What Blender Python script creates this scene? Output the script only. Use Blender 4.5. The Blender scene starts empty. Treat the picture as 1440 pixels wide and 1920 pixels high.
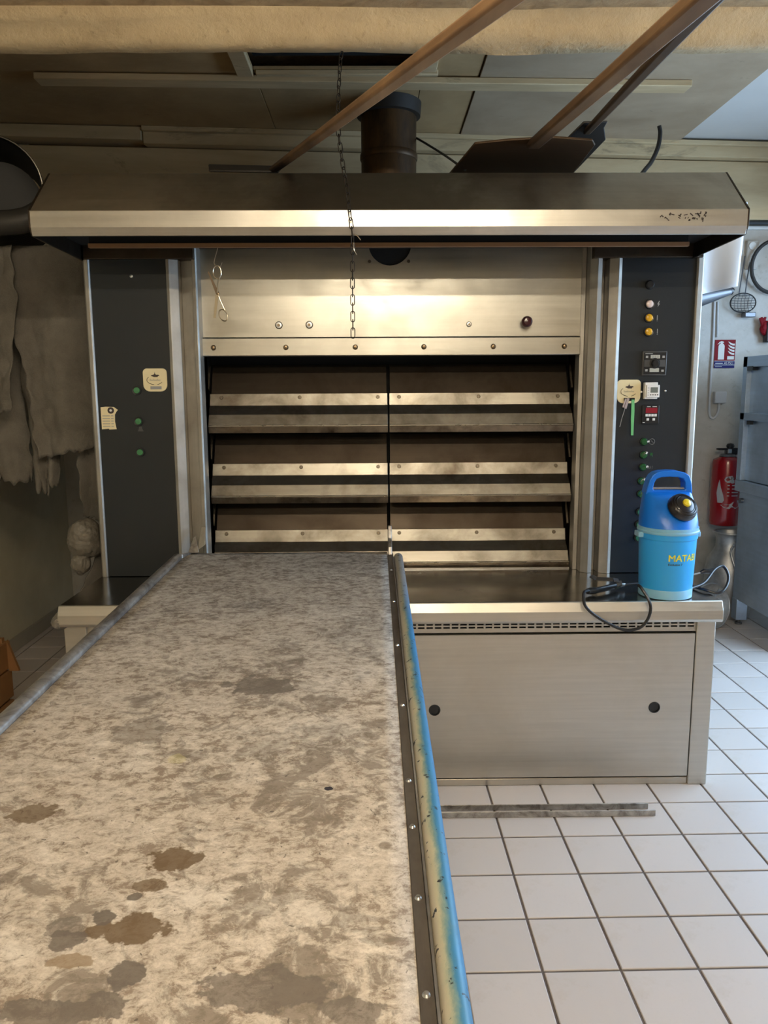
import bpy, bmesh, math, random
from mathutils import Vector, Matrix, noise as mnoise
random.seed(7)
scene = bpy.context.scene
COL = scene.collection
PI = math.pi

# ------------------------------------------------------------------ camera
cam_data = bpy.data.cameras.new('camera')
cam = bpy.data.objects.new('camera', cam_data); COL.objects.link(cam)
cam_data.sensor_fit = 'VERTICAL'; cam_data.sensor_height = 36.0
cam_data.lens = 36.0 * 1460.0 / 1920.0
cam_data.clip_start = 0.05; cam_data.clip_end = 60
_pit, _roll, _yaw = math.radians(8.98), math.radians(-0.28), math.radians(0.64)
_fw = Vector((math.sin(_yaw) * math.cos(_pit), math.cos(_yaw) * math.cos(_pit), -math.sin(_pit)))
_r = Vector((math.cos(_yaw), -math.sin(_yaw), 0)); _u = _r.cross(_fw)
_r2 = _r * math.cos(_roll) + _u * math.sin(_roll); _u2 = -_r * math.sin(_roll) + _u * math.cos(_roll)
cam.matrix_world = Matrix(((_r2.x, _u2.x, -_fw.x, 0), (_r2.y, _u2.y, -_fw.y, 0), (_r2.z, _u2.z, -_fw.z, 1.5), (0, 0, 0, 1)))
scene.camera = cam

# ------------------------------------------------------------------ world, daylight, exposure
world = bpy.data.worlds.new('world'); scene.world = world; world.use_nodes = True
bg = world.node_tree.nodes['Background']
bg.inputs[0].default_value = (0.55, 0.72, 1.0, 1); bg.inputs[1].default_value = 1.0
scene.view_settings.view_transform = 'Standard'
scene.view_settings.look = 'None'
scene.view_settings.gamma = 1.0
scene.view_settings.use_curve_mapping = False
scene.view_settings.exposure = 0.15

def area_light(name, loc, rot, sx, sy, energy, color):
    l = bpy.data.lights.new(name, 'AREA'); l.shape = 'RECTANGLE'; l.size = sx; l.size_y = sy
    l.energy = energy; l.color = color
    o = bpy.data.objects.new(name, l); COL.objects.link(o); o.location = loc; o.rotation_euler = rot
    return o
# daylight entering by the window of the right wall
area_light('window_daylight', (3.27, 3.10, 1.62), (0, math.radians(66), 0), 1.5, 2.6, 135, (0.50, 0.73, 1.0))

# ------------------------------------------------------------------ helpers: meshes
class MB:
    def __init__(s): s.v = []; s.f = []
    def add(s, verts, faces):
        o = len(s.v); s.v += [tuple(p) for p in verts]; s.f += [tuple(i + o for i in f) for f in faces]; return s
    def box(s, x0, x1, y0, y1, z0, z1):
        return s.add([(x0, y0, z0), (x1, y0, z0), (x1, y1, z0), (x0, y1, z0), (x0, y0, z1), (x1, y0, z1), (x1, y1, z1), (x0, y1, z1)],
                     [(0, 3, 2, 1), (4, 5, 6, 7), (0, 1, 5, 4), (1, 2, 6, 5), (2, 3, 7, 6), (3, 0, 4, 7)])
    def prism(s, prof, axis, a0, a1):
        n = len(prof)
        def P(p, a):
            if axis == 'X': return (a, p[0], p[1])
            if axis == 'Y': return (p[0], a, p[1])
            return (p[0], p[1], a)
        v = [P(p, a0) for p in prof] + [P(p, a1) for p in prof]
        f = [tuple(range(n)), tuple(range(2 * n - 1, n - 1, -1))]
        f += [(i, i + n, (i + 1) % n + n, (i + 1) % n) for i in range(n)]
        return s.add(v, f)
    def bar(s, a, b, w, h, up=(0, 0, 1), w2=None, h2=None):
        a = Vector(a); b = Vector(b); d = (b - a).normalized(); sx = d.cross(Vector(up)).normalized(); uz = sx.cross(d)
        w2 = w2 or w; h2 = h2 or h
        v = []
        for p, ww, hh in ((a, w, h), (b, w2, h2)):
            for i, j in ((-1, -1), (1, -1), (1, 1), (-1, 1)): v.append(p + sx * (i * ww / 2) + uz * (j * hh / 2))
        return s.add(v, [(3, 2, 1, 0), (4, 5, 6, 7), (0, 1, 5, 4), (1, 2, 6, 5), (2, 3, 7, 6), (3, 0, 4, 7)])
    def tube(s, pts, r, n=10, closed=False):
        pts = [Vector(p) for p in pts]; m = len(pts); rr = r if isinstance(r, (list, tuple)) else [r] * m
        ref = Vector((0.13, 0.31, 0.94)); o = len(s.v)
        prev = None
        for i, p in enumerate(pts):
            if closed: t = (pts[(i + 1) % m] - pts[i - 1]).normalized()
            else: t = (pts[min(i + 1, m - 1)] - pts[max(i - 1, 0)]).normalized()
            if prev is None: a = t.cross(ref).normalized()
            else:
                a = prev - t * prev.dot(t); a = a.normalized() if a.length > 1e-6 else t.cross(ref).normalized()
            prev = a; b = t.cross(a)
            for k in range(n):
                q = 2 * PI * k / n; s.v.append(tuple(p + (a * math.cos(q) + b * math.sin(q)) * rr[i]))
        segs = m if closed else m - 1
        for i in range(segs):
            for k in range(n):
                i2 = (i + 1) % m
                s.f.append((o + i * n + k, o + i * n + (k + 1) % n, o + i2 * n + (k + 1) % n, o + i2 * n + k))
        if not closed:
            s.f.append(tuple(o + k for k in range(n))[::-1]); s.f.append(tuple(o + (m - 1) * n + k for k in range(n)))
        return s
    def lathe(s, prof, c, axis='Z', n=32, sx=1.0, sy=1.0):
        # prof: (radius, along)
        o = len(s.v); c = Vector(c)
        for r, h in prof:
            for k in range(n):
                q = 2 * PI * k / n; a, b = r * math.cos(q) * sx, r * math.sin(q) * sy
                p = {'Z': (a, b, h), 'Y': (a, h, b), 'X': (h, a, b)}[axis]
                s.v.append(tuple(c + Vector(p)))
        for i in range(len(prof) - 1):
            for k in range(n):
                s.f.append((o + i * n + k, o + i * n + (k + 1) % n, o + (i + 1) * n + (k + 1) % n, o + (i + 1) * n + k))
        if prof[0][0] > 1e-6: s.f.append(tuple(o + k for k in range(n))[::-1])
        if prof[-1][0] > 1e-6: s.f.append(tuple(o + (len(prof) - 1) * n + k for k in range(n)))
        return s
    def disc_y(s, cx, y, cz, r, depth, n=20):       # a short cylinder facing the camera, front at y, going back by depth
        return s.lathe([(r * .9, 0), (r, depth * .25), (r, depth)], (cx, y, cz), 'Y', n)
    def xform(s, M, start=0):
        for i in range(start, len(s.v)): s.v[i] = tuple(M @ Vector(s.v[i]))
        return s
    def mesh(s, name):
        me = bpy.data.meshes.new(name); me.from_pydata(s.v, [], s.f); me.validate(); me.update()
        bm = bmesh.new(); bm.from_mesh(me); bmesh.ops.recalc_face_normals(bm, faces=bm.faces); bm.to_mesh(me); bm.free()
        return me
    def build(s, name, mat, parent=None, bevel=0, smooth=False, seg=2, angle=35, weld=False):
        me = s.mesh(name)
        return place(name, me, mat, parent, bevel, smooth, seg, angle)

def place(name, me, mat, parent=None, bevel=0, smooth=False, seg=2, angle=35):
    me.materials.clear(); me.materials.append(MAT[mat] if isinstance(mat, str) else mat)
    o = bpy.data.objects.new(name, me); COL.objects.link(o)
    if parent is not None:
        o.parent = parent; o.matrix_parent_inverse = world_of(parent).inverted()
    if bevel:
        b = o.modifiers.new('bevel', 'BEVEL'); b.width = bevel; b.segments = seg; b.limit_method = 'ANGLE'; b.angle_limit = math.radians(30)
        smooth = True
    if bevel and angle == 35: angle = 12
    if smooth: me.shade_smooth(); me.set_sharp_from_angle(angle=math.radians(angle))
    return o
def world_of(o):
    m = o.matrix_basis.copy()
    if o.parent is not None: m = world_of(o.parent) @ o.matrix_parent_inverse @ m
    return m
def tag(o, label, cat, group=None, kind=None):
    o['label'] = label; o['category'] = cat
    if group: o['group'] = group
    if kind: o['kind'] = kind
    return o
def struct(o, label=None):
    o['kind'] = 'structure'
    if label: o['label'] = label
    return o
def thing(name, label, cat, loc, group=None):
    o = bpy.data.objects.new(name, None); o.empty_display_size = .1; COL.objects.link(o); o.location = loc
    return tag(o, label, cat, group)
def part_label(o, t): o['label'] = t; return o

def plate_holes(name, x0, x1, z0, z1, y, thick, holes, mat, parent, nseg=20):
    """plate in the XZ plane, front at y, with true holes: ('c',x,z,r) or ('r',x0,x1,z0,z1)"""
    bm = bmesh.new(); edges = []
    def loop(pts):
        vs = [bm.verts.new((p[0], y, p[1])) for p in pts]
        for i in range(len(vs)): edges.append(bm.edges.new((vs[i], vs[(i + 1) % len(vs)])))
    loop([(x0, z0), (x1, z0), (x1, z1), (x0, z1)])
    for h in holes:
        if h[0] == 'c': loop([(h[1] + h[3] * math.cos(2 * PI * k / nseg), h[2] + h[3] * math.sin(2 * PI * k / nseg)) for k in range(nseg)])
        else: loop([(h[1], h[3]), (h[2], h[3]), (h[2], h[4]), (h[1], h[4])])
    bmesh.ops.triangle_fill(bm, use_beauty=True, use_dissolve=False, edges=edges)
    r = bmesh.ops.extrude_face_region(bm, geom=bm.faces[:])
    for v in [g for g in r['geom'] if isinstance(g, bmesh.types.BMVert)]: v.co.y += thick
    bmesh.ops.recalc_face_normals(bm, faces=bm.faces)
    me = bpy.data.meshes.new(name); bm.to_mesh(me); bm.free()
    return place(name, me, mat, parent)

def text_geo(body, size, align='LEFT', depth=0.0, bold=0.0):
    cu = bpy.data.curves.new('txt', 'FONT'); cu.body = body; cu.size = size; cu.align_x = align; cu.extrude = depth; cu.offset = bold
    o = bpy.data.objects.new('txt', cu); COL.objects.link(o)
    dg = bpy.context.evaluated_depsgraph_get(); dg.update()
    me = bpy.data.meshes.new_from_object(o.evaluated_get(dg))
    v = [tuple(p.co) for p in me.vertices]; f = [tuple(p.vertices) for p in me.polygons]
    bpy.data.objects.remove(o); bpy.data.curves.remove(cu); bpy.data.meshes.remove(me)
    return v, f
def text_on_front(name, body, size, x, y, z, mat, parent, align='LEFT', sx=1.0):
    v, f = text_geo(body, size, align)
    return MB().add([(x + p[0] * sx, y, z + p[1]) for p in v], f).build(name, mat, parent)

def lerp(a, b, t): return a + (b - a) * t
def poly_at(pts, t):
    n = len(pts) - 1; q = min(max(t, 0), 1) * n; i = min(int(q), n - 1); w = q - i
    return Vector(pts[i]).lerp(Vector(pts[i + 1]), w)
def smooth_path(pts, n=8):
    P = [Vector(p) for p in pts]; P = [P[0] * 2 - P[1]] + P + [P[-1] * 2 - P[-2]]; out = []
    for i in range(1, len(P) - 2):
        for k in range(n):
            t = k / n
            out.append(0.5 * ((2 * P[i]) + (-P[i - 1] + P[i + 1]) * t + (2 * P[i - 1] - 5 * P[i] + 4 * P[i + 1] - P[i + 2]) * t * t + (-P[i - 1] + 3 * P[i] - 3 * P[i + 1] + P[i + 2]) * t ** 3))
    out.append(P[-2]); return out

# ------------------------------------------------------------------ helpers: materials
MAT = {}
class NT:
    def __init__(s, name):
        m = bpy.data.materials.new(name); m.use_nodes = True; s.m = m; s.t = m.node_tree; s.b = s.t.nodes['Principled BSDF']
        s.tc = s.t.nodes.new('ShaderNodeTexCoord'); MAT[name] = m
    def link(s, a, b): s.t.links.new(a, b)
    def set(s, sock, v):
        if hasattr(v, 'is_output'): s.link(v, sock)
        elif isinstance(v, (tuple, list)) and len(v) == 3 and sock.type == 'RGBA': sock.default_value = (*v, 1)
        else: sock.default_value = v
    def p(s, **k):
        names = dict(base='Base Color', rough='Roughness', metal='Metallic', spec='Specular IOR Level', normal='Normal', alpha='Alpha',
                     trans='Transmission Weight', ior='IOR', emit='Emission Color', es='Emission Strength', coat='Coat Weight',
                     aniso='Anisotropic', arot='Anisotropic Rotation', sss='Subsurface Weight')
        for a, v in k.items(): s.set(s.b.inputs[names[a]], v)
        return s
    def coord(s, scale=(1, 1, 1), loc=(0, 0, 0), src='Object'):
        n = s.t.nodes.new('ShaderNodeMapping'); s.link(s.tc.outputs[src], n.inputs[0]); n.inputs['Scale'].default_value = scale; n.inputs['Location'].default_value = loc
        return n.outputs[0]
    def noise(s, scale=5, detail=6, rough=.6, dist=0, stretch=(1, 1, 1), loc=(0, 0, 0)):
        n = s.t.nodes.new('ShaderNodeTexNoise'); s.link(s.coord(stretch, loc), n.inputs['Vector'])
        n.inputs['Scale'].default_value = scale; n.inputs['Detail'].default_value = detail; n.inputs['Roughness'].default_value = rough; n.inputs['Distortion'].default_value = dist
        return n.outputs[0]
    def voro(s, scale=5, stretch=(1, 1, 1), feature='F1'):
        n = s.t.nodes.new('ShaderNodeTexVoronoi'); n.feature = feature; s.link(s.coord(stretch), n.inputs['Vector']); n.inputs['Scale'].default_value = scale
        return n.outputs[0]
    def ramp(s, fac, stops):
        n = s.t.nodes.new('ShaderNodeValToRGB'); s.link(fac, n.inputs[0]); e = n.color_ramp.elements
        while len(e) < len(stops): e.new(.5)
        for i, (p, c) in enumerate(stops):
            e[i].position = p; e[i].color = (c, c, c, 1) if isinstance(c, (int, float)) else (*c, 1)
        return n.outputs[0]
    def mix(s, fac, a, b, mode='MIX'):
        n = s.t.nodes.new('ShaderNodeMix'); n.data_type = 'RGBA'; n.blend_type = mode
        s.set(n.inputs[0], fac); s.set(n.inputs[6], a); s.set(n.inputs[7], b); return n.outputs[2]
    def math(s, op, a, b=0.0, clamp=False):
        n = s.t.nodes.new('ShaderNodeMath'); n.operation = op; n.use_clamp = clamp; s.set(n.inputs[0], a); s.set(n.inputs[1], b); return n.outputs[0]
    def axis(s, i, src='Object'):
        n = s.t.nodes.new('ShaderNodeSeparateXYZ'); s.link(s.tc.outputs[src], n.inputs[0]); return n.outputs[i]
    def bump(s, h, strength=.3, dist=.01):
        n = s.t.nodes.new('ShaderNodeBump'); s.link(h, n.inputs['Height']); n.inputs['Strength'].default_value = strength; n.inputs['Distance'].default_value = dist
        s.link(n.outputs[0], s.b.inputs['Normal']); return s
    def rand(s):
        n = s.t.nodes.new('ShaderNodeObjectInfo'); return n.outputs['Random']
    def blob(s, cx, cy, rx, ry, wob=.03, wscale=22, soft=.12):
        """ragged spill and painted-shadow mark centred at (cx, cy) in the XY plane"""
        w = s.math('MULTIPLY', s.math('SUBTRACT', s.noise(wscale, 4, .6), .5), 2.6)
        dx = s.math('MULTIPLY', s.math('SUBTRACT', s.axis(0), cx), 1 / rx); dy = s.math('MULTIPLY', s.math('SUBTRACT', s.axis(1), cy), 1 / ry)
        d = s.math('SQRT', s.math('ADD', s.math('MULTIPLY', dx, dx), s.math('MULTIPLY', dy, dy)))
        return s.ramp(s.math('ADD', d, w), [(1 - soft, 1), (1, 0)])

def simple(name, base, rough=.5, metal=0., **k):
    NT(name).p(base=base, rough=rough, metal=metal, **k)

def steel(name, base, rough, stretch, stain=None, amount=.5, stain_scale=3.0, rvar=.12, aniso=0):
    n = NT(name)
    g = n.noise(60, 3, .6, 0, stretch); big = n.noise(stain_scale, 6, .62, .3)
    col = n.mix(n.ramp(g, [(.3, 0), (.7, 1)]), tuple(c * .93 for c in base), tuple(min(1, c * 1.05) for c in base))
    if stain: col = n.mix(n.math('MULTIPLY', n.ramp(big, [(.42, 0), (.72, 1)]), amount), col, stain)
    r = n.math('ADD', n.math('MULTIPLY', g, rvar), rough - rvar / 2)
    r = n.math('ADD', r, n.math('MULTIPLY', n.ramp(big, [(.4, 0), (.7, 1)]), .12))
    n.p(base=col, rough=r, metal=1.0, aniso=aniso); n.bump(g, .04, .002)
    return n

steel('steel_brushed', (.60, .575, .52), .36, (.04, 1, 1.5), (.30, .26, .20), .35, 4)
n = steel('steel_hood', (.56, .54, .485), .34, (.03, 1, 1), (.20, .17, .14), .6, 2.2)
# soot baked on around the flue
_c = n.b.inputs['Base Color'].links[0].from_socket
_d = n.math('ABSOLUTE', n.math('ADD', n.axis(0), n.math('MULTIPLY', n.math('SUBTRACT', n.noise(3.5, 6, .65, .4), .5), .9)))
n.p(base=n.mix(n.math('MULTIPLY', n.ramp(_d, [(.25, 1), (.75, 0)]), .72), _c, (.085, .072, .062)))
steel('steel_panel', (.52, .505, .455), .31, (.04, 1, 1), (.36, .32, .26), .35, 5)
steel('steel_base', (.60, .57, .51), .40, (.04, 1, 1.2), (.40, .36, .30), .25, 3)
steel('steel_post', (.50, .48, .44), .54, (1.5, 1.5, .03), (.26, .23, .19), .45, 5)
steel('steel_ledge', (.42, .40, .37), .17, (.06, 1, 1), (.22, .20, .19), .6, 4, .08)
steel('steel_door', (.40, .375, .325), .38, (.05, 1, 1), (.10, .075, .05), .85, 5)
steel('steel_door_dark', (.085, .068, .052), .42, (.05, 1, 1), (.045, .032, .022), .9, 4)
steel('steel_lip', (.26, .215, .16), .38, (.05, 1, 1), (.05, .035, .025), .95, 9)
steel('steel_bead', (.66, .63, .56), .26, (.05, 1, 1), (.25, .2, .15), .6, 9)
steel('steel_plain', (.62, .62, .62), .3, (1, 1, 1))
steel('steel_daylight_blue', (.50, .60, .72), .45, (1, .05, 1), (.30, .35, .42), .4, 4)  # plain stainless, the blue of the daylight is put into its colour
steel('aluminium', (.62, .62, .61), .45, (1, 1, 1), (.26, .26, .26), .7, 9)
simple('screw_metal', (.13, .11, .085), .4, 1.0)
simple('slot_dark', (.02, .016, .012), .6)
simple('bolt_brass', (.22, .16, .10), .35, 1.0)
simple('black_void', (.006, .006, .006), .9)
simple('black_plastic', (.012, .012, .013), .35)
simple('black_rubber', (.018, .018, .018), .5)
simple('dark_rubber', (.03, .028, .026), .6)
simple('white_plastic', (.80, .79, .76), .4)
simple('grey_plastic', (.30, .30, .30), .45)
simple('dark_grey_plastic', (.07, .07, .07), .45)
simple('light_grey_plastic', (.55, .55, .55), .4)
simple('lcd', (.17, .19, .17), .25)
simple('lcd_pale', (.48, .48, .42), .3)
simple('red_display', (.16, .012, .02), .25, emit=(.6, .02, .05), es=.12)
simple('amber_lens', (.72, .38, .02), .2, coat=.6)
simple('clear_lens', (.78, .62, .56), .2, coat=.6)
simple('green_button', (.045, .20, .075), .3, coat=.4)
simple('green_dark', (.012, .10, .03), .22, coat=.6)
simple('green_tape', (.16, .52, .20), .5)
simple('bakelite_red', (.05, .008, .012), .25, coat=.4)
simple('pink_key', (.42, .34, .33), .45)
simple('print_white', (.75, .75, .72), .6)
simple('print_grey', (.34, .34, .33), .6)
simple('print_dark', (.05, .035, .03), .6)
simple('print_yellow', (.82, .72, .05), .4)
simple('sign_red', (.22, .006, .012), .6, spec=.2)
simple('sign_blue', (.015, .015, .13), .6, spec=.2)
simple('cream_sticker', (.80, .70, .44), .5)
simple('chain_iron', (.035, .028, .022), .5, .8)
simple('wire_steel', (.60, .55, .48), .3, 1.0)
simple('scissor_steel', (.52, .46, .36), .3, 1.0)
simple('scissor_blade', (.16, .115, .075), .5, .7)
simple('scissor_pale', (.36, .30, .20), .5, .5)
simple('sprayer_blue', (.006, .17, .72), .33)
simple('sprayer_cap', (.012, .010, .012), .3, coat=.3)
simple('sprayer_yellow', (.80, .62, .03), .35)
simple('hose_black', (.015, .015, .017), .35)
simple('extinguisher_red', (.30, .006, .010), .25, coat=.5)
simple('label_silver', (.42, .42, .44), .45)
simple('tin_grey', (.16, .165, .18), .38, .8)
simple('glass_pane', (.9, .95, 1), .02, trans=1.0)
simple('lamp_white', (.8, .8, .78), .5)

n = NT('sprayer_tank'); n.p(base=n.mix(n.ramp(n.axis(2), [(0, 0), (1, 1)]), (.05, .54, 1.0), (.04, .42, .96)), rough=.35, trans=.12, sss=.35)
n.b.inputs['Subsurface Radius'].default_value = (.02, .05, .09)
n = NT('sprayer_clear'); n.p(base=(.25, .52, .72), rough=.35, sss=.3)

n = NT('anthracite_paint'); v = n.noise(6, 5, .6)
n.p(base=n.mix(v, (.008, .0115, .015), (.012, .016, .020)), rough=.40)

n = NT('wall_plaster_left'); v = n.noise(3, 6, .6, .2); w = n.noise(30, 4, .7)
c = n.mix(n.ramp(v, [(.35, 0), (.7, 1)]), (.62, .56, .40), (.50, .445, .30)); n.p(base=n.mix(n.ramp(w, [(.62, 0), (.75, .4)]), c, (.48, .43, .33)), rough=.5); n.bump(v, .15, .01)
n = NT('wall_plaster_back'); v = n.noise(2.5, 7, .62, .3); w = n.noise(18, 5, .7)
c = n.mix(n.ramp(v, [(.40, 0), (.68, 1)]), (.60, .58, .54), (.42, .39, .33)); n.p(base=n.mix(n.ramp(w, [(.60, 0), (.72, .45)]), c, (.25, .21, .15)), rough=.65); n.bump(w, .25, .01)
n = NT('wall_plain'); n.p(base=(.60, .55, .45), rough=.7)
n = NT('plaster_beam'); v = n.noise(4, 7, .62, .4); w = n.noise(26, 6, .7)
c = n.mix(n.ramp(v, [(.3, 0), (.75, 1)]), (.56, .435, .26), (.40, .295, .165)); n.p(base=n.mix(n.ramp(w, [(.60, 0), (.74, .6)]), c, (.25, .17, .09)), rough=.75); n.bump(n.math('ADD', w, n.math('MULTIPLY', v, .8)), .6, .02)
n = NT('plaster_rough'); v = n.noise(14, 7, .7, .4)
n.p(base=n.mix(n.ramp(v, [(.35, 0), (.7, 1)]), (.50, .36, .20), (.28, .19, .10)), rough=.85); n.bump(v, .6, .02)
n = NT('ceiling_board'); v = n.noise(1.6, 6, .6, .3); w = n.noise(30, 5, .7, 0, (.5, 1, 1)); sp = n.noise(9, 8, .75, .6, (.6, 1, 1))
c = n.mix(n.ramp(v, [(.35, 0), (.7, 1)]), (.50, .345, .17), (.32, .21, .095)); c = n.mix(n.ramp(w, [(.5, 0), (.9, .4)]), c, (.56, .41, .23))
n.p(base=n.mix(n.ramp(sp, [(.66, 0), (.72, .8)]), c, (.06, .05, .035)), rough=.8); n.bump(w, .2, .01)
n = NT('ceiling_board_grey'); v = n.noise(2, 6, .6, .3); sp = n.noise(11, 8, .8, .6, (.5, 1, 1))
c = n.mix(n.ramp(v, [(.35, 0), (.7, 1)]), (.45, .345, .23), (.33, .24, .15))
n.p(base=n.mix(n.ramp(sp, [(.63, 0), (.69, .8)]), c, (.10, .085, .07)), rough=.8)
n = NT('ceiling_white'); v = n.noise(3, 6, .6); sp = n.noise(5, 7, .8, .4, (.4, 1.4, 1))
n.p(base=n.mix(n.ramp(sp, [(.66, 0), (.72, .7)]), n.mix(v, (.66, .65, .62), (.58, .56, .53)), (.2, .19, .17)), rough=.7)
n = NT('old_wood_pale'); v = n.noise(8, 6, .65, .3, (.15, 1, 1)); sp = n.noise(5, 8, .7, 1.0, (.3, 1, 1))
c = n.mix(n.ramp(v, [(.3, 0), (.7, 1)]), (.72, .56, .33), (.46, .33, .18)); n.p(base=n.mix(n.ramp(sp, [(.62, 0), (.70, .7)]), c, (.12, .08, .045)), rough=.75); n.bump(v, .3, .006)
n = NT('old_wood_board'); v = n.noise(6, 6, .65, .3, (.15, 1, 1)); sp = n.noise(4, 8, .7, .8, (.4, 1, 1))
c = n.mix(n.ramp(v, [(.3, 0), (.7, 1)]), (.62, .48, .28), (.42, .305, .165)); n.p(base=n.mix(n.ramp(sp, [(.60, 0), (.70, .6)]), c, (.10, .075, .045)), rough=.75); n.bump(v, .25, .006)
n = NT('peel_wood'); v = n.noise(9, 6, .65, .5, (1, .12, 1)); w = n.noise(3, 4, .6)
c = n.mix(n.ramp(n.math('ADD', v, n.math('MULTIPLY', w, .4)), [(.45, 0), (.9, 1)]), (.36, .215, .11), (.13, .07, .035))
soot = n.ramp(n.math('ADD', n.math('MULTIPLY', n.math('SUBTRACT', n.axis(1), 2.05), .9), n.math('MULTIPLY', n.math('SUBTRACT', w, .5), .8)), [(.1, 0), (.9, .85)])
n.p(base=n.mix(soot, c, (.045, .03, .02)), rough=.45); n.bump(v, .2, .004)
n = NT('peel_blade'); v = n.noise(8, 6, .65, .5, (.2, 1, 1)); n.p(base=n.mix(v, (.10, .055, .022), (.035, .02, .010)), rough=.55); n.bump(v, .25, .004)
simple('peel_dark', (.018, .014, .011), .6)
n = NT('crate_wood'); v = n.noise(9, 6, .6, .4, (1, 1, .15)); n.p(base=n.mix(v, (.34, .17, .06), (.19, .085, .03)), rough=.55)
simple('strip_wood', (.22, .115, .05), .6)
n = NT('rust_pipe'); v = n.noise(7, 7, .65, .4, (1, 1, .4)); n.p(base=n.mix(n.ramp(v, [(.35, 0), (.7, 1)]), (.12, .062, .022), (.028, .016, .009)), rough=.45, metal=.5); n.bump(v, .2, .004)
simple('duct_black', (.006, .005, .005), .55)
simple('duct_grey', (.05, .047, .042), .55, .5)
n = NT('canvas_cloth'); v = n.noise(5, 7, .65, .3); w = n.noise(220, 2, .5)
c = n.mix(n.ramp(v, [(.3, 0), (.7, 1)]), (.20, .182, .155), (.105, .094, .078)); n.p(base=n.mix(n.math('MULTIPLY', w, .3), c, (.30, .275, .24)), rough=.95, spec=.1); n.bump(n.math('ADD', w, n.math('MULTIPLY', v, 2)), .4, .006)
n = NT('plastic_bag'); v = n.noise(14, 5, .6, .4); n.p(base=n.mix(v, (.27, .245, .205), (.16, .14, .115)), rough=.42); n.bump(v, .6, .02)
n = NT('white_sheet'); v = n.noise(4, 4, .5); n.p(base=n.mix(v, (.74, .75, .77), (.66, .67, .70)), rough=.5)

n = NT('tile'); v = n.noise(90, 3, .6); r = n.rand(); d = n.noise(2.2, 6, .65)
c = n.mix(r, (.61, .55, .515), (.555, .50, .465)); c = n.mix(n.ramp(v, [(.55, 0), (.75, .35)]), c, (.55, .49, .45))
g = n.noise(3, 7, .7, .5, (1, 1, 1), (3, 1, 0)); c = n.mix(n.ramp(g, [(.60, 0), (.72, .35)]), c, (.42, .34, .24))
n.p(base=c, rough=n.math('ADD', n.math('MULTIPLY', d, .2), .28)); n.bump(v, .05, .002)
n = NT('grout'); v = n.noise(20, 4, .6); n.p(base=n.mix(v, (.16, .13, .12), (.10, .085, .08)), rough=.9)
n = NT('skirting'); n.p(base=n.mix(n.noise(6, 5, .6), (.42, .37, .28), (.30, .26, .19)), rough=.5)

# canvas of the loader: floury, greyer towards the oven, spotted with spills and a painted shadow
n = NT('belt_canvas')
big = n.noise(1.9, 8, .62, .4, (1, .8, 1)); mid = n.noise(10, 10, .76, .5, (.85, 1, 1)); fine = n.noise(48, 8, .80, .4, (.8, 1, 1)); grit = n.noise(170, 5, .75)
c = n.mix(n.ramp(fine, [(.36, 0), (.58, 1)]), (.66, .60, .515), (.385, .33, .27))
c = n.mix(n.math('MULTIPLY', n.ramp(mid, [(.46, 0), (.66, 1)]), .75), c, (.40, .335, .265))
m1 = n.math('ADD', n.math('MULTIPLY', fine, .62), n.math('MULTIPLY', mid, .38)); c = n.mix(n.math('MULTIPLY', n.ramp(m1, [(.515, 0), (.565, 1)]), .80), c, (.21, .165, .125))
m2 = n.math('ADD', n.math('MULTIPLY', n.noise(13, 8, .7, .8, (1, 1, 1), (5, 2, 0)), .6), n.math('MULTIPLY', big, .5)); c = n.mix(n.math('MULTIPLY', n.ramp(m2, [(.585, 0), (.63, 1)]), .75), c, (.175, .145, .115))
c = n.mix(n.math('MULTIPLY', n.ramp(grit, [(.54, 0), (.66, 1)]), .5), c, (.24, .20, .16))
flour = n.noise(2.6, 6, .66, .3, (1, 1, 1), (1, 7, 0)); c = n.mix(n.math('MULTIPLY', n.ramp(n.math('ADD', n.math('MULTIPLY', flour, .7), n.math('MULTIPLY', fine, -.25)), [(.25, 0), (.34, 1)]), .6), c, (.76, .71, .63))
far = n.ramp(n.math('MULTIPLY', n.math('SUBTRACT', n.math('ADD', n.axis(1), n.math('MULTIPLY', n.math('SUBTRACT', big, .5), 1.6)), 1.40), .62), [(.0, 0), (1., 1)])
sv = n.t.nodes.new('ShaderNodeTexVoronoi'); n.link(n.coord(), sv.inputs['Vector']); sv.inputs['Scale'].default_value = 17
spot = n.math('MULTIPLY', n.ramp(n.math('ADD', sv.outputs['Distance'], n.math('MULTIPLY', n.math('SUBTRACT', mid, .5), .25)), [(.15, 1), (.19, 0)]), n.ramp(sv.outputs['Color'], [(.60, 0), (.62, 1)]))
c = n.mix(n.math('MULTIPLY', spot, .6), c, (.19, .155, .12))
tiny = n.noise(75, 3, .6, .6, (1, 1, 1), (9, 4, 0)); c = n.mix(n.math('MULTIPLY', n.ramp(tiny, [(.68, 0), (.71, 1)]), .8), c, (.10, .08, .065))
c = n.mix(n.math('MULTIPLY', far, .80), c, n.mix(n.ramp(m1, [(.44, 0), (.56, 1)]), (.36, .34, .315), (.115, .105, .098)))
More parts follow.
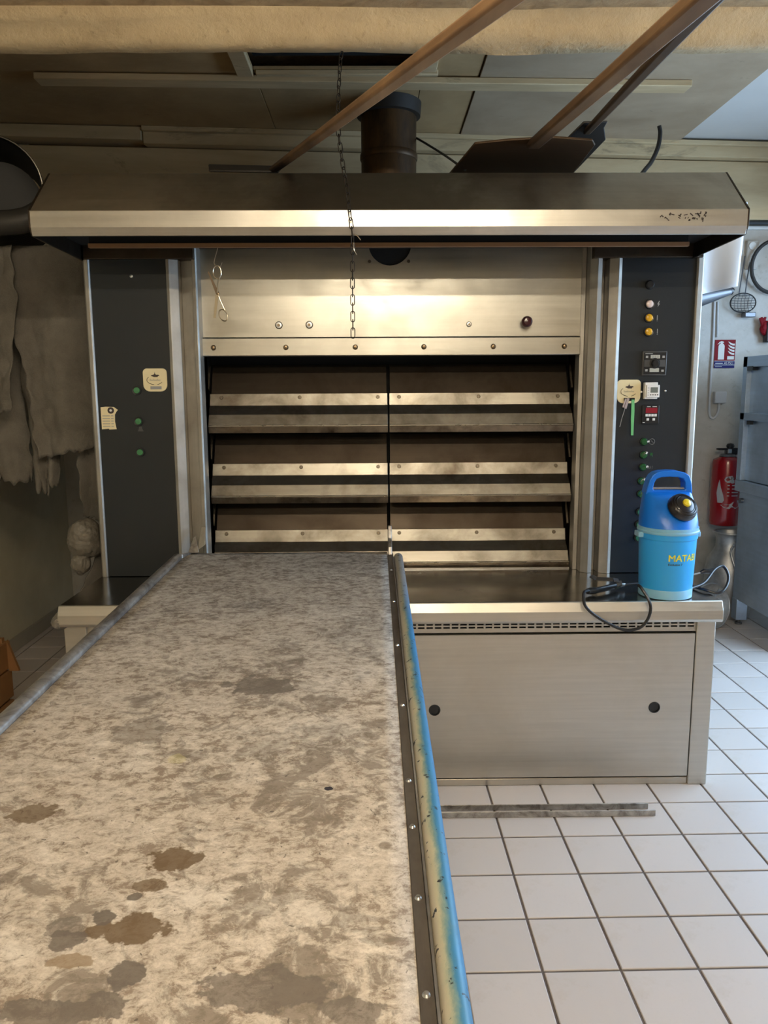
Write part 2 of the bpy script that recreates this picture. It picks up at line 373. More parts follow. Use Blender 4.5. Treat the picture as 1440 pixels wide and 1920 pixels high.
for (bx, by, rx, ry, col, a) in [(-0.308, 1.082, 0.042, 0.028, (.125, .082, .043), 0.9), (-0.330, 1.019, 0.026, 0.014, (.125, .082, .043), 0.8), (-0.333, 0.932, 0.055, 0.026, (.125, .082, .043), 0.9), (-0.368, 0.951, 0.022, 0.016, (.125, .105, .088), 0.9), (-0.404, 0.908, 0.028, 0.024, (.125, .105, .088), 0.85), (-0.389, 0.877, 0.03, 0.014, (.26, .19, .12), 0.8), (-0.575, 1.213, 0.036, 0.026, (.125, .082, .043), 0.8), (-0.277, 1.741, 0.075, 0.055, (.125, .105, .088), 0.75), (-0.305, 0.854, 0.018, 0.026, (.125, .105, .088), 0.9), (-0.355, 0.798, 0.085, 0.024, (.125, .105, .088), 0.8), (-0.133, 0.827, 0.085, 0.03, (.125, .105, .088), 0.75), (-0.381, 1.388, 0.02, 0.02, (.62,.56,.22), 0.25), (-0.086, 1.277, 0.008, 0.008, (.01,.01,.02), 0.95), (-0.484, 1.515, 0.05, 0.07, (.125, .105, .088), 0.5), (-0.414, 0.934, 0.03, 0.02, (.125, .105, .088), 0.6), (-0.338, 0.994, 0.012, 0.01, (.125, .105, .088), 0.9), (-0.024, 0.792, 0.05, 0.02, (.125, .105, .088), 0.7)]:  # grey marks at the near end paint the photographer's shadow, the rest are spills
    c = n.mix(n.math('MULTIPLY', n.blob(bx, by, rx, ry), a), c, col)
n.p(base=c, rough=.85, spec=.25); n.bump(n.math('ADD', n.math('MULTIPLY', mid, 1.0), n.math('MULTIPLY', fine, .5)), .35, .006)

n = NT('rail_tarnished'); v = n.noise(14, 7, .7, .8, (1, .6, 1)); n.p(base=n.mix(n.ramp(v, [(.38, 0), (.66, 1)]), (.52, .50, .47), (.16, .14, .125)), rough=.42, metal=.75); n.bump(v, .2, .004)
n = NT('strip_dark_steel'); v = n.noise(8, 6, .7, .5, (1, .3, 1)); n.p(base=n.mix(n.ramp(v, [(.35, 0), (.7, 1)]), (.20, .18, .16), (.09, .075, .065)), rough=.4, metal=.7)
n = NT('chipped_blue_tube'); v = n.noise(16, 7, .75, .6, (1, .5, 1)); w = n.noise(60, 4, .6)
x = n.math('ADD', n.math('MULTIPLY', n.math('SUBTRACT', n.axis(0), .074), 30.0), n.math('MULTIPLY', n.math('SUBTRACT', v, .5), .9))
c = n.ramp(x, [(.0, (.50, .45, .34)), (.22, (.42, .42, .32)), (.42, (.16, .25, .24)), (.60, (.04, .16, .27)), (1., (.03, .19, .42))])
fy = n.ramp(n.math('MULTIPLY', n.math('SUBTRACT', n.axis(1), 2.2), 1.3), [(0, 0), (.6, 1)])
c = n.mix(n.math('MULTIPLY', fy, .8), c, (.30, .28, .25))
n.p(base=n.mix(n.ramp(w, [(.62, 0), (.66, 1)]), c, (.015, .02, .03)), rough=.45)

# ================================================================== the room
# floor: grout bed and tiles 20 x 20 cm, the grid turned half a degree against the oven
TA, TX, TY, TP = math.radians(.547), .2149, 2.6291, .205
floor = struct(MB().box(-2.3, 3.5, -3.4, 5.6, -.12, -.004).build('floor', 'grout'), 'floor of pale square tiles')
tb = MB(); h = .0988; tb.add([(-h, -h, -.02), (h, -h, -.02), (h, h, -.02), (-h, h, -.02)], [])
q = h - .002
tb.add([(-h, -h, -.0015), (h, -h, -.0015), (h, h, -.0015), (-h, h, -.0015), (-q, -q, 0), (q, -q, 0), (q, q, 0), (-q, q, 0)], [])
tb.f = [(0, 1, 5, 4), (1, 2, 6, 5), (2, 3, 7, 6), (3, 0, 4, 7), (4, 5, 9, 8), (5, 6, 10, 9), (6, 7, 11, 10), (7, 4, 8, 11), (8, 9, 10, 11)]
tile_me = tb.mesh('tile'); tile_me.materials.append(MAT['tile'])
rest = MB()
for i in range(-12, 16):
    for j in range(-29, 15):
        a, b = (i + .5) * TP, (j + .5) * TP
        x = TX + a * math.cos(TA) - b * math.sin(TA); y = TY + a * math.sin(TA) + b * math.cos(TA)
        if not (-2.2 < x < 3.38 and -3.3 < y < 5.35): continue
        dz = random.uniform(-.0006, .0004)
        seen = (x > .03 and y > .68 and x < .53 * y + .12 and not (y > 2.85 and x < 1.15)) or (x < -1.0 and y > 2.7 and x > -.52 * y - .15)
        if seen:
            o = bpy.data.objects.new('tile', tile_me); COL.objects.link(o); o.parent = floor
            o.location = (x, y, dz); o.rotation_euler = (random.uniform(-.001, .001), random.uniform(-.001, .001), TA)
        else:
            k = len(rest.v); rest.add(tb.v, tb.f).xform(Matrix.Translation((x, y, dz)) @ Matrix.Rotation(TA, 4, 'Z'), k)
o = rest.build('tile_field', 'tile', floor); o['kind'] = 'stuff'

struct(MB().box(-2.30, -2.11, -3.4, 5.6, -.1, 3.3).build('wall_left', 'wall_plaster_left'), 'dull yellowish plaster wall on the left')
struct(MB().box(-2.11, -2.095, 1.2, 5.3, 0, .085).build('baseboard_left', 'skirting', bevel=.003))
struct(MB().box(-2.3, 3.5, 5.30, 5.5, -.1, 3.3).build('wall_back', 'wall_plaster_back'), 'off-white plaster wall behind the oven')
struct(MB().box(-2.3, 3.5, -3.4, -3.25, -.1, 3.3).build('wall_front', 'wall_plain'))
wr = MB()
wr.box(3.3, 3.5, -3.4, 1.75, -.1, 3.3).box(3.3, 3.5, 4.45, 5.6, -.1, 3.3).box(3.3, 3.5, 1.75, 4.45, -.1, .82).box(3.3, 3.5, 1.75, 4.45, 2.42, 3.3)
struct(wr.build('wall_right', 'wall_plain'))
win = struct(MB().box(3.40, 3.44, 1.75, 4.45, .82, .88).box(3.40, 3.44, 1.75, 4.45, 2.36, 2.42).box(3.40, 3.44, 1.75, 1.81, .88, 2.36).box(3.40, 3.44, 4.39, 4.45, .88, 2.36).box(3.40, 3.44, 3.07, 3.13, .88, 2.36).build('window_1', 'white_plastic'))
for y0 in (1.81, 3.13): MB().box(3.418, 3.424, y0, y0 + 1.26, .88, 2.36).build('pane', 'glass_pane', win)

# ceiling: dark void behind, boards nailed under it, beam across
ceil = struct(MB().box(-2.3, 3.5, 2.6, 5.6, 3.14, 3.3).build('ceiling', 'plaster_rough'), 'dark upper ceiling over the boards')
struct(MB().box(-2.3, 3.5, -3.4, 2.80, 2.705, 2.80).build('ceiling', 'plaster_rough'), 'stained plaster ceiling in front of the beam')
def board(x0, x1, y0, y1, z, mat, th=.016, nm='ceiling_board'):
    return MB().box(x0, x1, y0, y1, z, z + th).build(nm, mat, ceil, bevel=.002)
board(-2.11, -.565, 2.70, 5.3, 2.990, 'ceiling_board')
board(-.562, .235, 2.70, 3.60, 2.990, 'ceiling_board'); board(-.562, .235, 3.955, 5.3, 2.990, 'ceiling_board')
board(.238, .512, 2.70, 5.3, 2.990, 'ceiling_board')
board(.518, 1.868, 2.70, 5.045, 2.984, 'ceiling_board_grey')
board(1.85, 3.3, 2.70, 5.3, 3.004, 'ceiling_white'); board(.518, 1.85, 5.04, 5.3, 3.004, 'ceiling_white')
part_label(MB().box(-.562, .235, 3.60, 3.955, 3.05, 3.06).build('recess_shade_sheet', 'black_void', ceil), 'black sheet painting the shade in the gap of the ceiling boards')  # black sheet added above the gap to paint its shaded inside
MB().box(-.64, -.565, 3.55, 3.98, 2.965, 2.990).build('batten', 'old_wood_pale', ceil, bevel=.003)
MB().box(-.55, .31, 3.955, 3.985, 2.968, 2.990).build('batten', 'old_wood_pale', ceil, bevel=.003)
MB().box(.235, .30, 3.60, 3.93, 2.968, 2.990).build('batten', 'old_wood_pale', ceil, bevel=.003)
# long lath nailed across
lath = MB().bar((-1.60, 4.01, 2.968), (1.56, 4.11, 2.968), .095, .03)
struct(lath.build('trim_1', 'old_wood_pale', bevel=.004), 'long pale lath nailed across the ceiling boards')
# boxed timber along the top of the back wall, slightly askew
def beam_y(x): return 4.875 + .084 * x
def askew(nm, x0, x1, d0, d1, z0, z1, mat, lab):
    m = MB().add([(x0, beam_y(x0) + d0, z0), (x1, beam_y(x1) + d0, z0), (x1, beam_y(x1) + d1, z0), (x0, beam_y(x0) + d1, z0),
                  (x0, beam_y(x0) + d0, z1), (x1, beam_y(x1) + d0, z1), (x1, beam_y(x1) + d1, z1), (x0, beam_y(x0) + d1, z1)],
                 [(0, 3, 2, 1), (4, 5, 6, 7), (0, 1, 5, 4), (1, 2, 6, 5), (2, 3, 7, 6), (3, 0, 4, 7)])
    return struct(m.build(nm, mat, bevel=.004), lab)
askew('trim_2', -1.32, 3.28, 0, .12, 2.90, 2.995, 'old_wood_board', 'pale timber board along the top of the back wall')
askew('trim_3', -1.32, 3.28, -.03, .02, 2.962, 2.990, 'old_wood_board', 'narrow moulding on the timber board')
askew('trim_4', -2.10, -1.325, -.02, .12, 2.915, 2.985, 'old_wood_board', 'short timber board end in the left corner')
askew('trim_5', -2.10, 3.28, .06, .20, 2.55, 2.895, 'old_wood_board', 'rough plastered beam under the timber board')
struct(MB().box(1.3, 3.3, 5.20, 5.30, 2.585, 2.655).build('trim_6', 'wall_plaster_back', bevel=.004), 'grey ledge running along the back wall')

# plastered beam over the oven: a wavy hewn face and underside
bm_ = MB(); nx = 90; prof = []
for i in range(nx + 1):
    x = -2.11 + 5.41 * i / nx
    w = mnoise.noise(Vector((x * 1.3, 0, 0))) * .020 + mnoise.noise(Vector((x * 5, 3, 0))) * .009 + max(0, mnoise.noise(Vector((x * 3.1, 8, 2))) - .25) * .05 * (1 if x < 0 else .3)
    left = max(0, -x - .1) / 2
    ring = [(x, 2.70, 2.76), (x, 2.700, 2.712 - left * .05), (x, 2.722, 2.695 - left * .07 + w), (x, 2.752, 2.655 + w * .6), (x, 2.762, 2.628 + w), (x, 2.785, 2.617 + w * .7), (x, 2.825, 2.616 - w * .6), (x, 2.850, 2.630 + w * .6), (x, 2.90, 2.66), (x, 2.90, 3.1), (x, 2.75, 3.1)]
    k = len(ring); o0 = len(bm_.v); bm_.v += ring
    if i:
        for a in range(k): bm_.f.append((o0 - k + a, o0 - k + (a + 1) % k, o0 + (a + 1) % k, o0 + a))
bm_.f.append(tuple(range(k))); bm_.f.append(tuple(range(o0, o0 + k)))
struct(bm_.build('trim_7', 'plaster_beam', smooth=True, angle=60), 'rough plastered beam across the ceiling above the oven')

# ================================================================== ceiling lamps (behind the frame)
def lamp(loc, label, watts):
    t = thing('tube_lamp', label, 'lamp', loc, 'ceiling tube lamps'); x, y, z = loc
    MB().box(x - .65, x + .65, y - .045, y + .045, z + .05, z + .10).build('housing', 'lamp_white', t, bevel=.006)
    for s in (-1, 1):
        MB().box(x + s * .63 - .012, x + s * .63 + .012, y - .018, y + .018, z - .02, z + .055).build('socket', 'white_plastic', t)
    MB().tube([(x - .60, y, z), (x + .60, y, z)], .016, 12).build('glass_tube', 'tube_glow', t, smooth=True)
n = NT('tube_glow'); n.p(base=(.8, .8, .8), emit=(1.0, .87, .655), es=190.0)
lamp((.30, .50, 2.60), 'ceiling tube lamp over the near half of the loader', 0)
lamp((.10, -1.50, 2.60), 'ceiling tube lamp behind the photographer', 0)

# ================================================================== deck oven
OX0, OX1 = -1.142, 1.257
oven = thing('deck_oven', 'large stainless steel bakery deck oven with hood and dark control columns', 'oven', (.06, 3.3, 0))
# --- base
base = MB().box(-1.10, 1.215, 2.80, 4.0, .02, .655).build('base_body', 'black_void', oven)
for x0, x1 in ((-1.145, -1.062), (1.186, 1.258)):
    MB().box(x0, x1, 2.765, 4.0, 0, .665).build('base_side', 'steel_base', oven, bevel=.004)
MB().box(-1.062, 1.186, 2.772, 2.81, .0, .028).build('base_rail', 'steel_base', oven, bevel=.003)
holes = []
xx = -1.035
while xx < 1.165:
    holes += [('r', xx, xx + .0245, .622, .6285), ('r', xx, xx + .0245, .6345, .641)]; xx += .0313
plate_holes('vent_grille', -1.062, 1.186, .606, .660, 2.776, .004, holes, 'steel_base', oven)
for x0, x1, hx in ((-1.058, .058, (-.905, -.085)), (.066, 1.182, (.217, 1.044))):
    p = plate_holes('access_panel', x0, x1, .036, .600, 2.766, .018, [('c', hx[0], .309, .018), ('c', hx[1], .312, .018)], 'steel_base', oven)
    for k, hz in zip(hx, (.309, .312)):
        MB().lathe([(.0165, .003), (.018, -.002), (.0215, -.002), (.0225, .001), (.018, .004), (.0165, .02)], (k, 2.766, hz), 'Y', 24).build('finger_ring', 'black_plastic', p, smooth=True)
        MB().lathe([(.006, .002), (.008, .006), (.008, .02)], (k + .004, 2.775, hz - .008), 'Y', 12).build('latch', 'steel_plain', p, smooth=True)
        MB().box(k - .03, k + .03, 2.79, 2.798, hz - .03, hz + .03).build('latch_box', 'black_void', p)
# --- ledge
led = MB().prism([(2.726, .735), (2.711, .702), (2.710, .668), (2.716, .659), (2.76, .659), (2.76, .70), (3.50, .70), (3.50, .735)], 'X', OX0, OX1)
ledge = led.build('ledge', 'steel_ledge', oven, bevel=.004)
fr = MB().prism([(2.7255, .7355), (2.7100, .702), (2.7090, .668), (2.7150, .658), (2.7250, .658), (2.735, .7355)], 'X', OX0 - .001, OX1 + .001)
fr.build('front_nosing', 'steel_base', ledge, bevel=.003)
MB().box(-.70, .83, 3.256, 3.260, .735, .741).build('back_bead', 'steel_plain', ledge)
# --- body behind the front
body = MB().box(-1.12, 1.285, 3.30, 5.0, .735, 2.28)
body.v = []; body.f = []
body.box(-1.12, -.72, 3.27, 4.9, .735, 2.325).box(.86, 1.285, 3.27, 4.9, .735, 2.325).box(-.72, .86, 3.47, 4.9, .735, 1.66).box(-.72, .86, 3.27, 4.9, 1.66, 2.325)
body.build('oven_body', 'black_void', oven)
MB().box(-1.12, 1.285, 3.26, 4.9, 2.325, 2.335).build('roof_sheet', 'steel_hood', oven)
for x in (-.72, .852): MB().box(x, x + .008, 3.26, 3.48, .735, 1.66).build('opening_lining', 'steel_door_dark', oven)
# --- columns: dark painted panels between folded steel posts
def post(nm, prof, z0=.735, z1=2.06, mat='steel_post'): return MB().prism(prof, 'Z', z0, z1).build(nm, mat, oven, bevel=.0015)
ZT = 2.003
post('corner_post', [(-1.136, 3.30), (-1.136, 3.168), (-1.128, 3.156), (-1.114, 3.154), (-1.108, 3.16), (-1.108, 3.30)], z1=ZT)
post('column_post', [(-.812, 3.30), (-.812, 3.158), (-.800, 3.153), (-.768, 3.172), (-.764, 3.26), (-.764, 3.30)], z1=ZT)
post('inner_post', [(-.766, 3.30), (-.766, 3.212), (-.718, 3.200), (-.714, 3.170), (-.700, 3.166), (-.694, 3.174), (-.694, 3.30)])
post('corner_post', [(1.302, 3.30), (1.302, 3.168), (1.294, 3.156), (1.276, 3.154), (1.270, 3.16), (1.270, 3.30)], z1=ZT)
post('column_post', [(.976, 3.30), (.976, 3.158), (.962, 3.153), (.930, 3.172), (.926, 3.26), (.926, 3.30)], z1=ZT)
post('inner_post', [(.926, 3.30), (.926, 3.225), (.906, 3.222), (.902, 3.172), (.884, 3.168), (.858, 3.190), (.856, 3.30)])
post('opening_frame', [(.838, 3.30), (.838, 3.236), (.856, 3.236), (.856, 3.30)])
post('opening_frame', [(-.694, 3.30), (-.694, 3.240), (-.703, 3.240), (-.703, 3.30)])
panelL = MB().box(-1.110, -.810, 3.164, 3.30, .738, ZT).build('control_panel', 'anthracite_paint', oven); part_label(panelL, 'dark painted panel of the left column')
panelR = MB().box(.974, 1.272, 3.164, 3.30, .738, ZT).build('control_panel', 'anthracite_paint', oven); part_label(panelR, 'dark painted control panel of the right column')
for x0, x1 in ((-1.128, -.70), (.862, 1.292)):
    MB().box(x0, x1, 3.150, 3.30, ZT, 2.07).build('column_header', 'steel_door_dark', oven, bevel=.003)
# --- steel back panel with round vent outlet, and the bolted strip
bp_ = plate_holes('back_panel', -.704, .838, 1.710, 2.20, 3.240, .02, [('c', .065, 2.075, .086)], 'steel_panel', oven, 40)
MB().lathe([(.088, .0), (.080, .12), (.078, .12)], (.065, 3.245, 2.075), 'Y', 40).build('vent_outlet', 'black_void', bp_)
MB().box(-.05, .18, 3.262, 3.27, 1.96, 2.2).build('vent_back', 'black_void', bp_)
for x in (-0.017, 0.140): MB().disc_y(x, 3.236, 2.005, .0065, .006, 14).build('screw', 'screw_metal', bp_, smooth=True)
for x, z in ((-0.386, 1.757), (-0.263, 1.758), (0.385, 1.758)):
    big = .014 if x < .2 else .010
    nb = MB().lathe([(big * .5, -.001), (big * 1.08, -.001), (big * 1.08, .003)], (x, 3.238, z), 'Y', 22).build('rosette', 'slot_dark', bp_, smooth=True)
    MB().lathe([(big * .45, -.004), (big * .82, -.0035), (big * .88, .0)], (x, 3.237, z), 'Y', 20).build('washer', 'steel_plain', nb, smooth=True)
    MB().disc_y(x, 3.227, z, big * .42, .012, 6).build('nut', 'bolt_brass', nb)
kx, kz = 0.613, 1.764
kn = MB().lathe([(.0, -.062), (.014, -.060), (.021, -.052), (.0225, -.040), (.020, -.030), (.010, -.024), (.008, .0)], (kx, 3.240, kz), 'Y', 24).build('knob', 'bakelite_red', bp_, smooth=True)
strip = MB().box(-.704, .838, 3.222, 3.26, 1.634, 1.706).build('bolt_strip', 'steel_panel', oven, bevel=.003)
for x in (-.65, -.358, -.077, .201, .483, .772):
    MB().lathe([(.0, -.012), (.0065, -.011), (.010, -.005), (.0112, .002)], (x, 3.221, 1.668), 'Y', 14).build('bolt', 'bolt_brass', strip, smooth=True)
# --- six tilting doors
def door(x0, x1, dz):
    def Z(p): return [(a, b + dz) for a, b in p]
    d = MB().prism(Z([(3.354, 1.483), (3.342, 1.432), (3.299, 1.398), (3.296, 1.397), (3.274, 1.353), (3.290, 1.350), (3.335, 1.39), (3.368, 1.480)]), 'X', x0, x1).build('door', 'steel_door', oven, bevel=.0015)
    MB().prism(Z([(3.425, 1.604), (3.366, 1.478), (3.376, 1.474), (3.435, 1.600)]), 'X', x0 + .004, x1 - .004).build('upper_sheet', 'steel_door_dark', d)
    MB().prism(Z([(3.276, 1.349), (3.2695, 1.347), (3.277, 1.320), (3.284, 1.320), (3.282, 1.348)]), 'X', x0, x1).build('lip', 'steel_lip', d, bevel=.001)
    MB().tube([(x0, 3.2715, 1.3505 + dz), (x1, 3.2715, 1.3505 + dz)], .0032, 10).build('lip_bead', 'steel_bead', d, smooth=True)
    w = x1 - x0; N = Vector((0, -.89, .455))
    for fx in (.065, .505, .945):
        x = x0 + w * (fx if x0 < 0 else 1 - fx)
        SM = Matrix.Translation((x, 3.3502, 1.467 + dz)) @ Matrix.Rotation(math.radians(-13), 4, 'X')
        MB().lathe([(.0, -.0022), (.0068, -.0020), (.0082, .0), (.0082, .003)], (0, 0, 0), 'Y', 14).xform(SM).build('screw', 'screw_metal', d, smooth=True)
for dz in (0, -.298, -.589):
    door(-.700, .0545, dz); door(.0615, .832, dz)
    for s, x in ((-1, -.709), (1, .845)):
        MB().bar((x, 3.42, 1.60 + dz), (x, 3.37, 1.50 + dz), .008, .012).build('hinge_arm', 'steel_lip', oven)
# --- hood
hood = MB().prism([(2.900, 2.253), (2.710, 2.088), (2.710, 2.034), (2.724, 2.009), (2.736, 2.010), (2.726, 2.036), (2.726, 2.082), (2.905, 2.238), (3.28, 2.238), (3.28, 2.253)], 'X', OX0 + .006, OX1 - .006).build('hood', 'steel_hood', oven, bevel=.0025)
bd = MB().prism([(2.7085, 2.088), (2.7085, 2.034), (2.7225, 2.0085), (2.727, 2.0085), (2.714, 2.036), (2.714, 2.088)], 'X', OX0 + .004, OX1 - .004)
bd.build('hood_band', 'steel_brushed', hood, bevel=.002)
for s, x in ((-1, OX0), (1, OX1 - .008)):
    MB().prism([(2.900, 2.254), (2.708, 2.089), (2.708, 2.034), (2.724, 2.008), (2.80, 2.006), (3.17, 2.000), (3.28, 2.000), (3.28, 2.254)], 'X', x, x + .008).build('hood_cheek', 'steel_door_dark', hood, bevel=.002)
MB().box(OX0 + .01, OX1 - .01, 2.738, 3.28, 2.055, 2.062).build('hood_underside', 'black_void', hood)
MB().box(OX0 + .01, OX1 - .01, 2.738, 2.744, 2.016, 2.06).build('gutter', 'rust_pipe', hood)
MB().box(-1.00, 1.115, 2.850, 2.868, 1.994, 2.008).build('wood_strip', 'strip_wood', hood)
MB().box(-1.00, 1.115, 2.862, 2.868, 2.008, 2.056).build('strip_shade_plate', 'black_void', hood)  # black plate added to paint the shade inside the hood above the strip
res = MB(); rr = random.Random(5)
for k in range(34):
    px = .955 + .155 * rr.random() ** .8; pz = 2.052 + .024 * rr.random(); a = rr.random() * PI; l = .002 + .005 * rr.random(); w = .0012 + .001 * rr.random()
    c, s_ = math.cos(a), math.sin(a)
    res.add([(px - l * c - w * s_, 2.7078, pz - l * s_ + w * c), (px - l * c + w * s_, 2.7078, pz - l * s_ - w * c), (px + l * c + w * s_, 2.7078, pz + l * s_ - w * c), (px + l * c - w * s_, 2.7078, pz + l * s_ + w * c)], [(0, 1, 2, 3)])
o = res.build('glue_residue', 'print_dark', hood); o['kind'] = 'stuff'; part_label(o, 'dark specks where lettering came off')

# --- left panel fittings
YP = 3.164
def pbutton(x, z, parent, nm='push_button', mat='green_button', r=.0135):
    b = MB().lathe([(r * 1.0, -.010), (r * 1.28, -.011), (r * 1.32, -.002), (r * 1.32, .002)], (x, YP, z), 'Y', 24).build(nm, 'black_plastic', parent, smooth=True)
    return b, MB().lathe([(0, -.0135), (r * .85, -.013), (r * .95, -.010), (r * .95, -.006)], (x, YP, z), 'Y', 24).build(nm + '_cap', mat, parent, smooth=True)
for x, y in ((257, 732), (260, 790), (263, 848)): pass
pbutton(-0.949, 1.499, panelL); pbutton(-0.949, 1.376, panelL); pbutton(-0.949, 1.252, panelL)
MB().lathe([(0, -.006), (.006, -.004), (.007, .001)], (-0.948, YP, 1.940), 'Y', 14).build('screw', 'steel_plain', panelL, smooth=True)
MB().add([(-0.944 + a, YP - .0008, 1.344 + b) for a, b in ((-.012, -.008), (.012, -.008), (.006, .004), (.006, .011), (-.006, .011), (-.006, .004))], [(0, 1, 2, 3, 4, 5)]).build('bell_mark', 'dark_grey_plastic', panelL)

def rounded(x0, x1, z0, z1, r, rb, n=6):
    pts = []
    for cx, cz, a0, rad in ((x1 - r, z1 - r, 0, r), (x0 + r, z1 - r, 90, r), (x0 + rb, z0 + rb, 180, rb), (x1 - rb, z0 + rb, 270, rb)):
        for k in range(n + 1):
            a = math.radians(a0 + 90 * k / n); pts.append((cx + rad * math.cos(a), cz + rad * math.sin(a)))
    return pts
def emblem(parent, x0, x1, z0, z1, filled):
    w = x1 - x0; h = z1 - z0; cx = (x0 + x1) / 2
    st = MB().prism(rounded(x0, x1, z0, z1, w * .17, w * .28), 'Y', YP - .004, YP + .001).build('sticker', 'cream_sticker', parent, bevel=.001)
    y = YP - .0046
    def line(pts, r=.0007, nm='emblem_line'): return MB().tube([(p[0], y, p[1]) for p in pts], r, 5)
    m = MB()
    m.tube([(cx + w * .02 + w * .36 * math.cos(a), y, z0 + h * .50 + h * .20 * math.sin(a)) for a in [math.radians(q) for q in range(140, 262, 8)]], .0010, 5)
    m.tube([(cx + w * .02 + w * .30 * math.cos(a), y, z0 + h * .50 + h * .20 * math.sin(a)) for a in [math.radians(q) for q in range(285, 340, 8)]], .0009, 5)
    m.add([(cx + a * w, y, z0 + b * h) for a, b in ((-.17, .68), (-.13, .72), (-.05, .73), (-.01, .78), (0, .86), (.012, .78), (.05, .73), (.15, .73), (.20, .69), (.12, .66), (.13, .63), (-.04, .63), (-.10, .66))], [tuple(range(13))])
    m.build('emblem', 'print_dark', parent)
    t = MB()
    xs = cx - w * .22
    for k in range(9): t.tube([(xs + w * .05 * k, y, z0 + h * .47), (xs + w * .05 * k + w * .03, y, z0 + h * (.56 if k in (0, 3, 6) else .52)), (xs + w * .05 * k + w * .04, y, z0 + h * .475)], .0006, 4)
    t.build('script_line', 'print_grey', parent)
    MB().box(cx - w * .22 + w * .02, cx + w * .24 + w * .02, y - .001, y + .001, z0 + h * .10, z0 + h * .23).build('code_window', 'grey_plastic' if filled else 'black_void', parent)
    return st
emblem(panelL, -0.923, -0.828, 1.494, 1.585, True)
emblem(panelR, 0.976, 1.071, 1.438, 1.532, False)
# torn paper label
lx, lz = -1.099, 1.345
lab = MB().prism([(lx, lz), (lx + .028, lz + .002), (lx + .030, lz - .001), (lx + .059, lz), (lx + .054, lz + .03), (lx + .055, lz + .058), (lx + .062, lz + .070), (lx + .068, lz + .077), (lx + .052, lz + .089), (lx + .02, lz + .090), (lx, lz + .088)], 'Y', YP - .0015, YP + .001).build('torn_label', 'cream_sticker', panelL)
MB().lathe([(.0045, -.0030), (.013, -.0030), (.013, -.001)], (lx + .040, YP, lz + .075), 'Y', 20).build('label_disc', 'print_dark', panelL)
MB().lathe([(0, -.0036), (.005, -.0034), (.005, -.001)], (lx + .040, YP, lz + .075), 'Y', 14).build('label_dot', 'print_white', panelL)
m = MB()
for k in range(5):
    z = lz + .010 + k * .0105
    for x0, x1 in ((.005, .035), (.039, .049)): m.box(lx + x0, lx + x1, YP - .0021, YP - .0016, z, z + .0028)
m.build('label_print', 'print_grey', panelL)

# --- right panel fittings
def rx(x, y): return None
bz = lambda z: z
b = MB().lathe([(0, -.016), (.013, -.016), (.0165, -.012), (.0175, -.002), (.0175, .001)], (1.087, YP, 1.901), 'Y', 24).build('black_button', 'black_plastic', panelR, smooth=True)
for nm, mt, x, z in (('clear_lamp', 'clear_lens', 1.091, 1.827), ('amber_lamp', 'amber_lens', 1.091, 1.774), ('amber_lamp', 'amber_lens', 1.092, 1.720)):
    MB().lathe([(.015, -.007), (.0185, -.008), (.0195, -.001), (.0195, .001)], (x, YP, z), 'Y', 26).build('lamp_ring', 'black_plastic', panelR, smooth=True)
    MB().lathe([(0, -.014), (.006, -.0135), (.0125, -.011), (.0155, -.006), (.0155, .0)], (x, YP, z), 'Y', 26).build(nm, mt, panelR, smooth=True)
y = YP - .0006
X, Z = 1.127, 1.827
MB().add([(X + a, y, Z + b) for a, b in ((.002, .012), (-.005, -.001), (0, -.001), (-.003, -.012), (.006, .002), (.001, .002), (.005, .012))], [tuple(range(7))]).build('bolt_mark', 'print_grey', panelR)
for X, Z in ((1.125, 1.773), (1.128, 1.720)):
    MB().box(X - .0013, X + .0013, y - .0003, y + .0003, Z - .007, Z + .011).box(X - .0013, X + .0013, y - .0003, y + .0003, Z - .012, Z - .0095).build('bar_mark', 'print_grey', panelR)
# temperature regulator
x0, x1, z0, z1 = 1.071, 1.169, 1.548, 1.644
w, h = x1 - x0, z1 - z0
reg = MB().box(x0, x1, YP - .010, YP + .002, z0, z1).build('regulator', 'dark_grey_plastic', panelR, bevel=.003)
m = MB(); yf = YP - .0105
MB().box(x0 + w * .05, x0 + w * .95, yf - .001, yf + .002, z0 + h * .05, z0 + h * .95).build('regulator_face', 'black_plastic', panelR)
MB().box(x0 + w * .07, x0 + w * .93, yf - .0018, yf, z0 + h * .36, z0 + h * .64).build('regulator_band', 'dark_grey_plastic', panelR)
MB().box(x0 + w * .32, x0 + w * .70, yf - .0022, yf, z0 + h * .70, z0 + h * .84).build('regulator_display', 'lcd_pale', panelR)
MB().box(x0 + w * .30, x0 + w * .68, yf - .0022, yf, z0 + h * .14, z0 + h * .30).build('regulator_key', 'lcd_pale', panelR)
for a, b_ in ((.12, .72), (.80, .72), (.12, .17), (.78, .15)): MB().box(x0 + w * a, x0 + w * (a + .1), yf - .0016, yf, z0 + h * b_, z0 + h * (b_ + .09)).build('regulator_mark', 'print_grey', panelR)
MB().box(x0 + w * .10, x0 + w * .40, yf - .0014, yf, z0 + h * .885, z0 + h * .91).build('regulator_mark', 'print_grey', panelR)
v, f = text_geo('8.8.8', .0135, 'CENTER'); MB().add([(x0 + w * .51 + p[0], yf - .0026, z0 + h * .715 + p[1]) for p in v], f).build('regulator_digits', 'grey_plastic', panelR)
MB().lathe([(0, -.014), (.012, -.014), (.0145, -.011), (.0155, -.003), (.021, -.0025), (.022, .0)], (x0 + w * .50, yf, z0 + h * .50), 'Y', 28).build('regulator_dial', 'black_plastic', panelR, smooth=True)
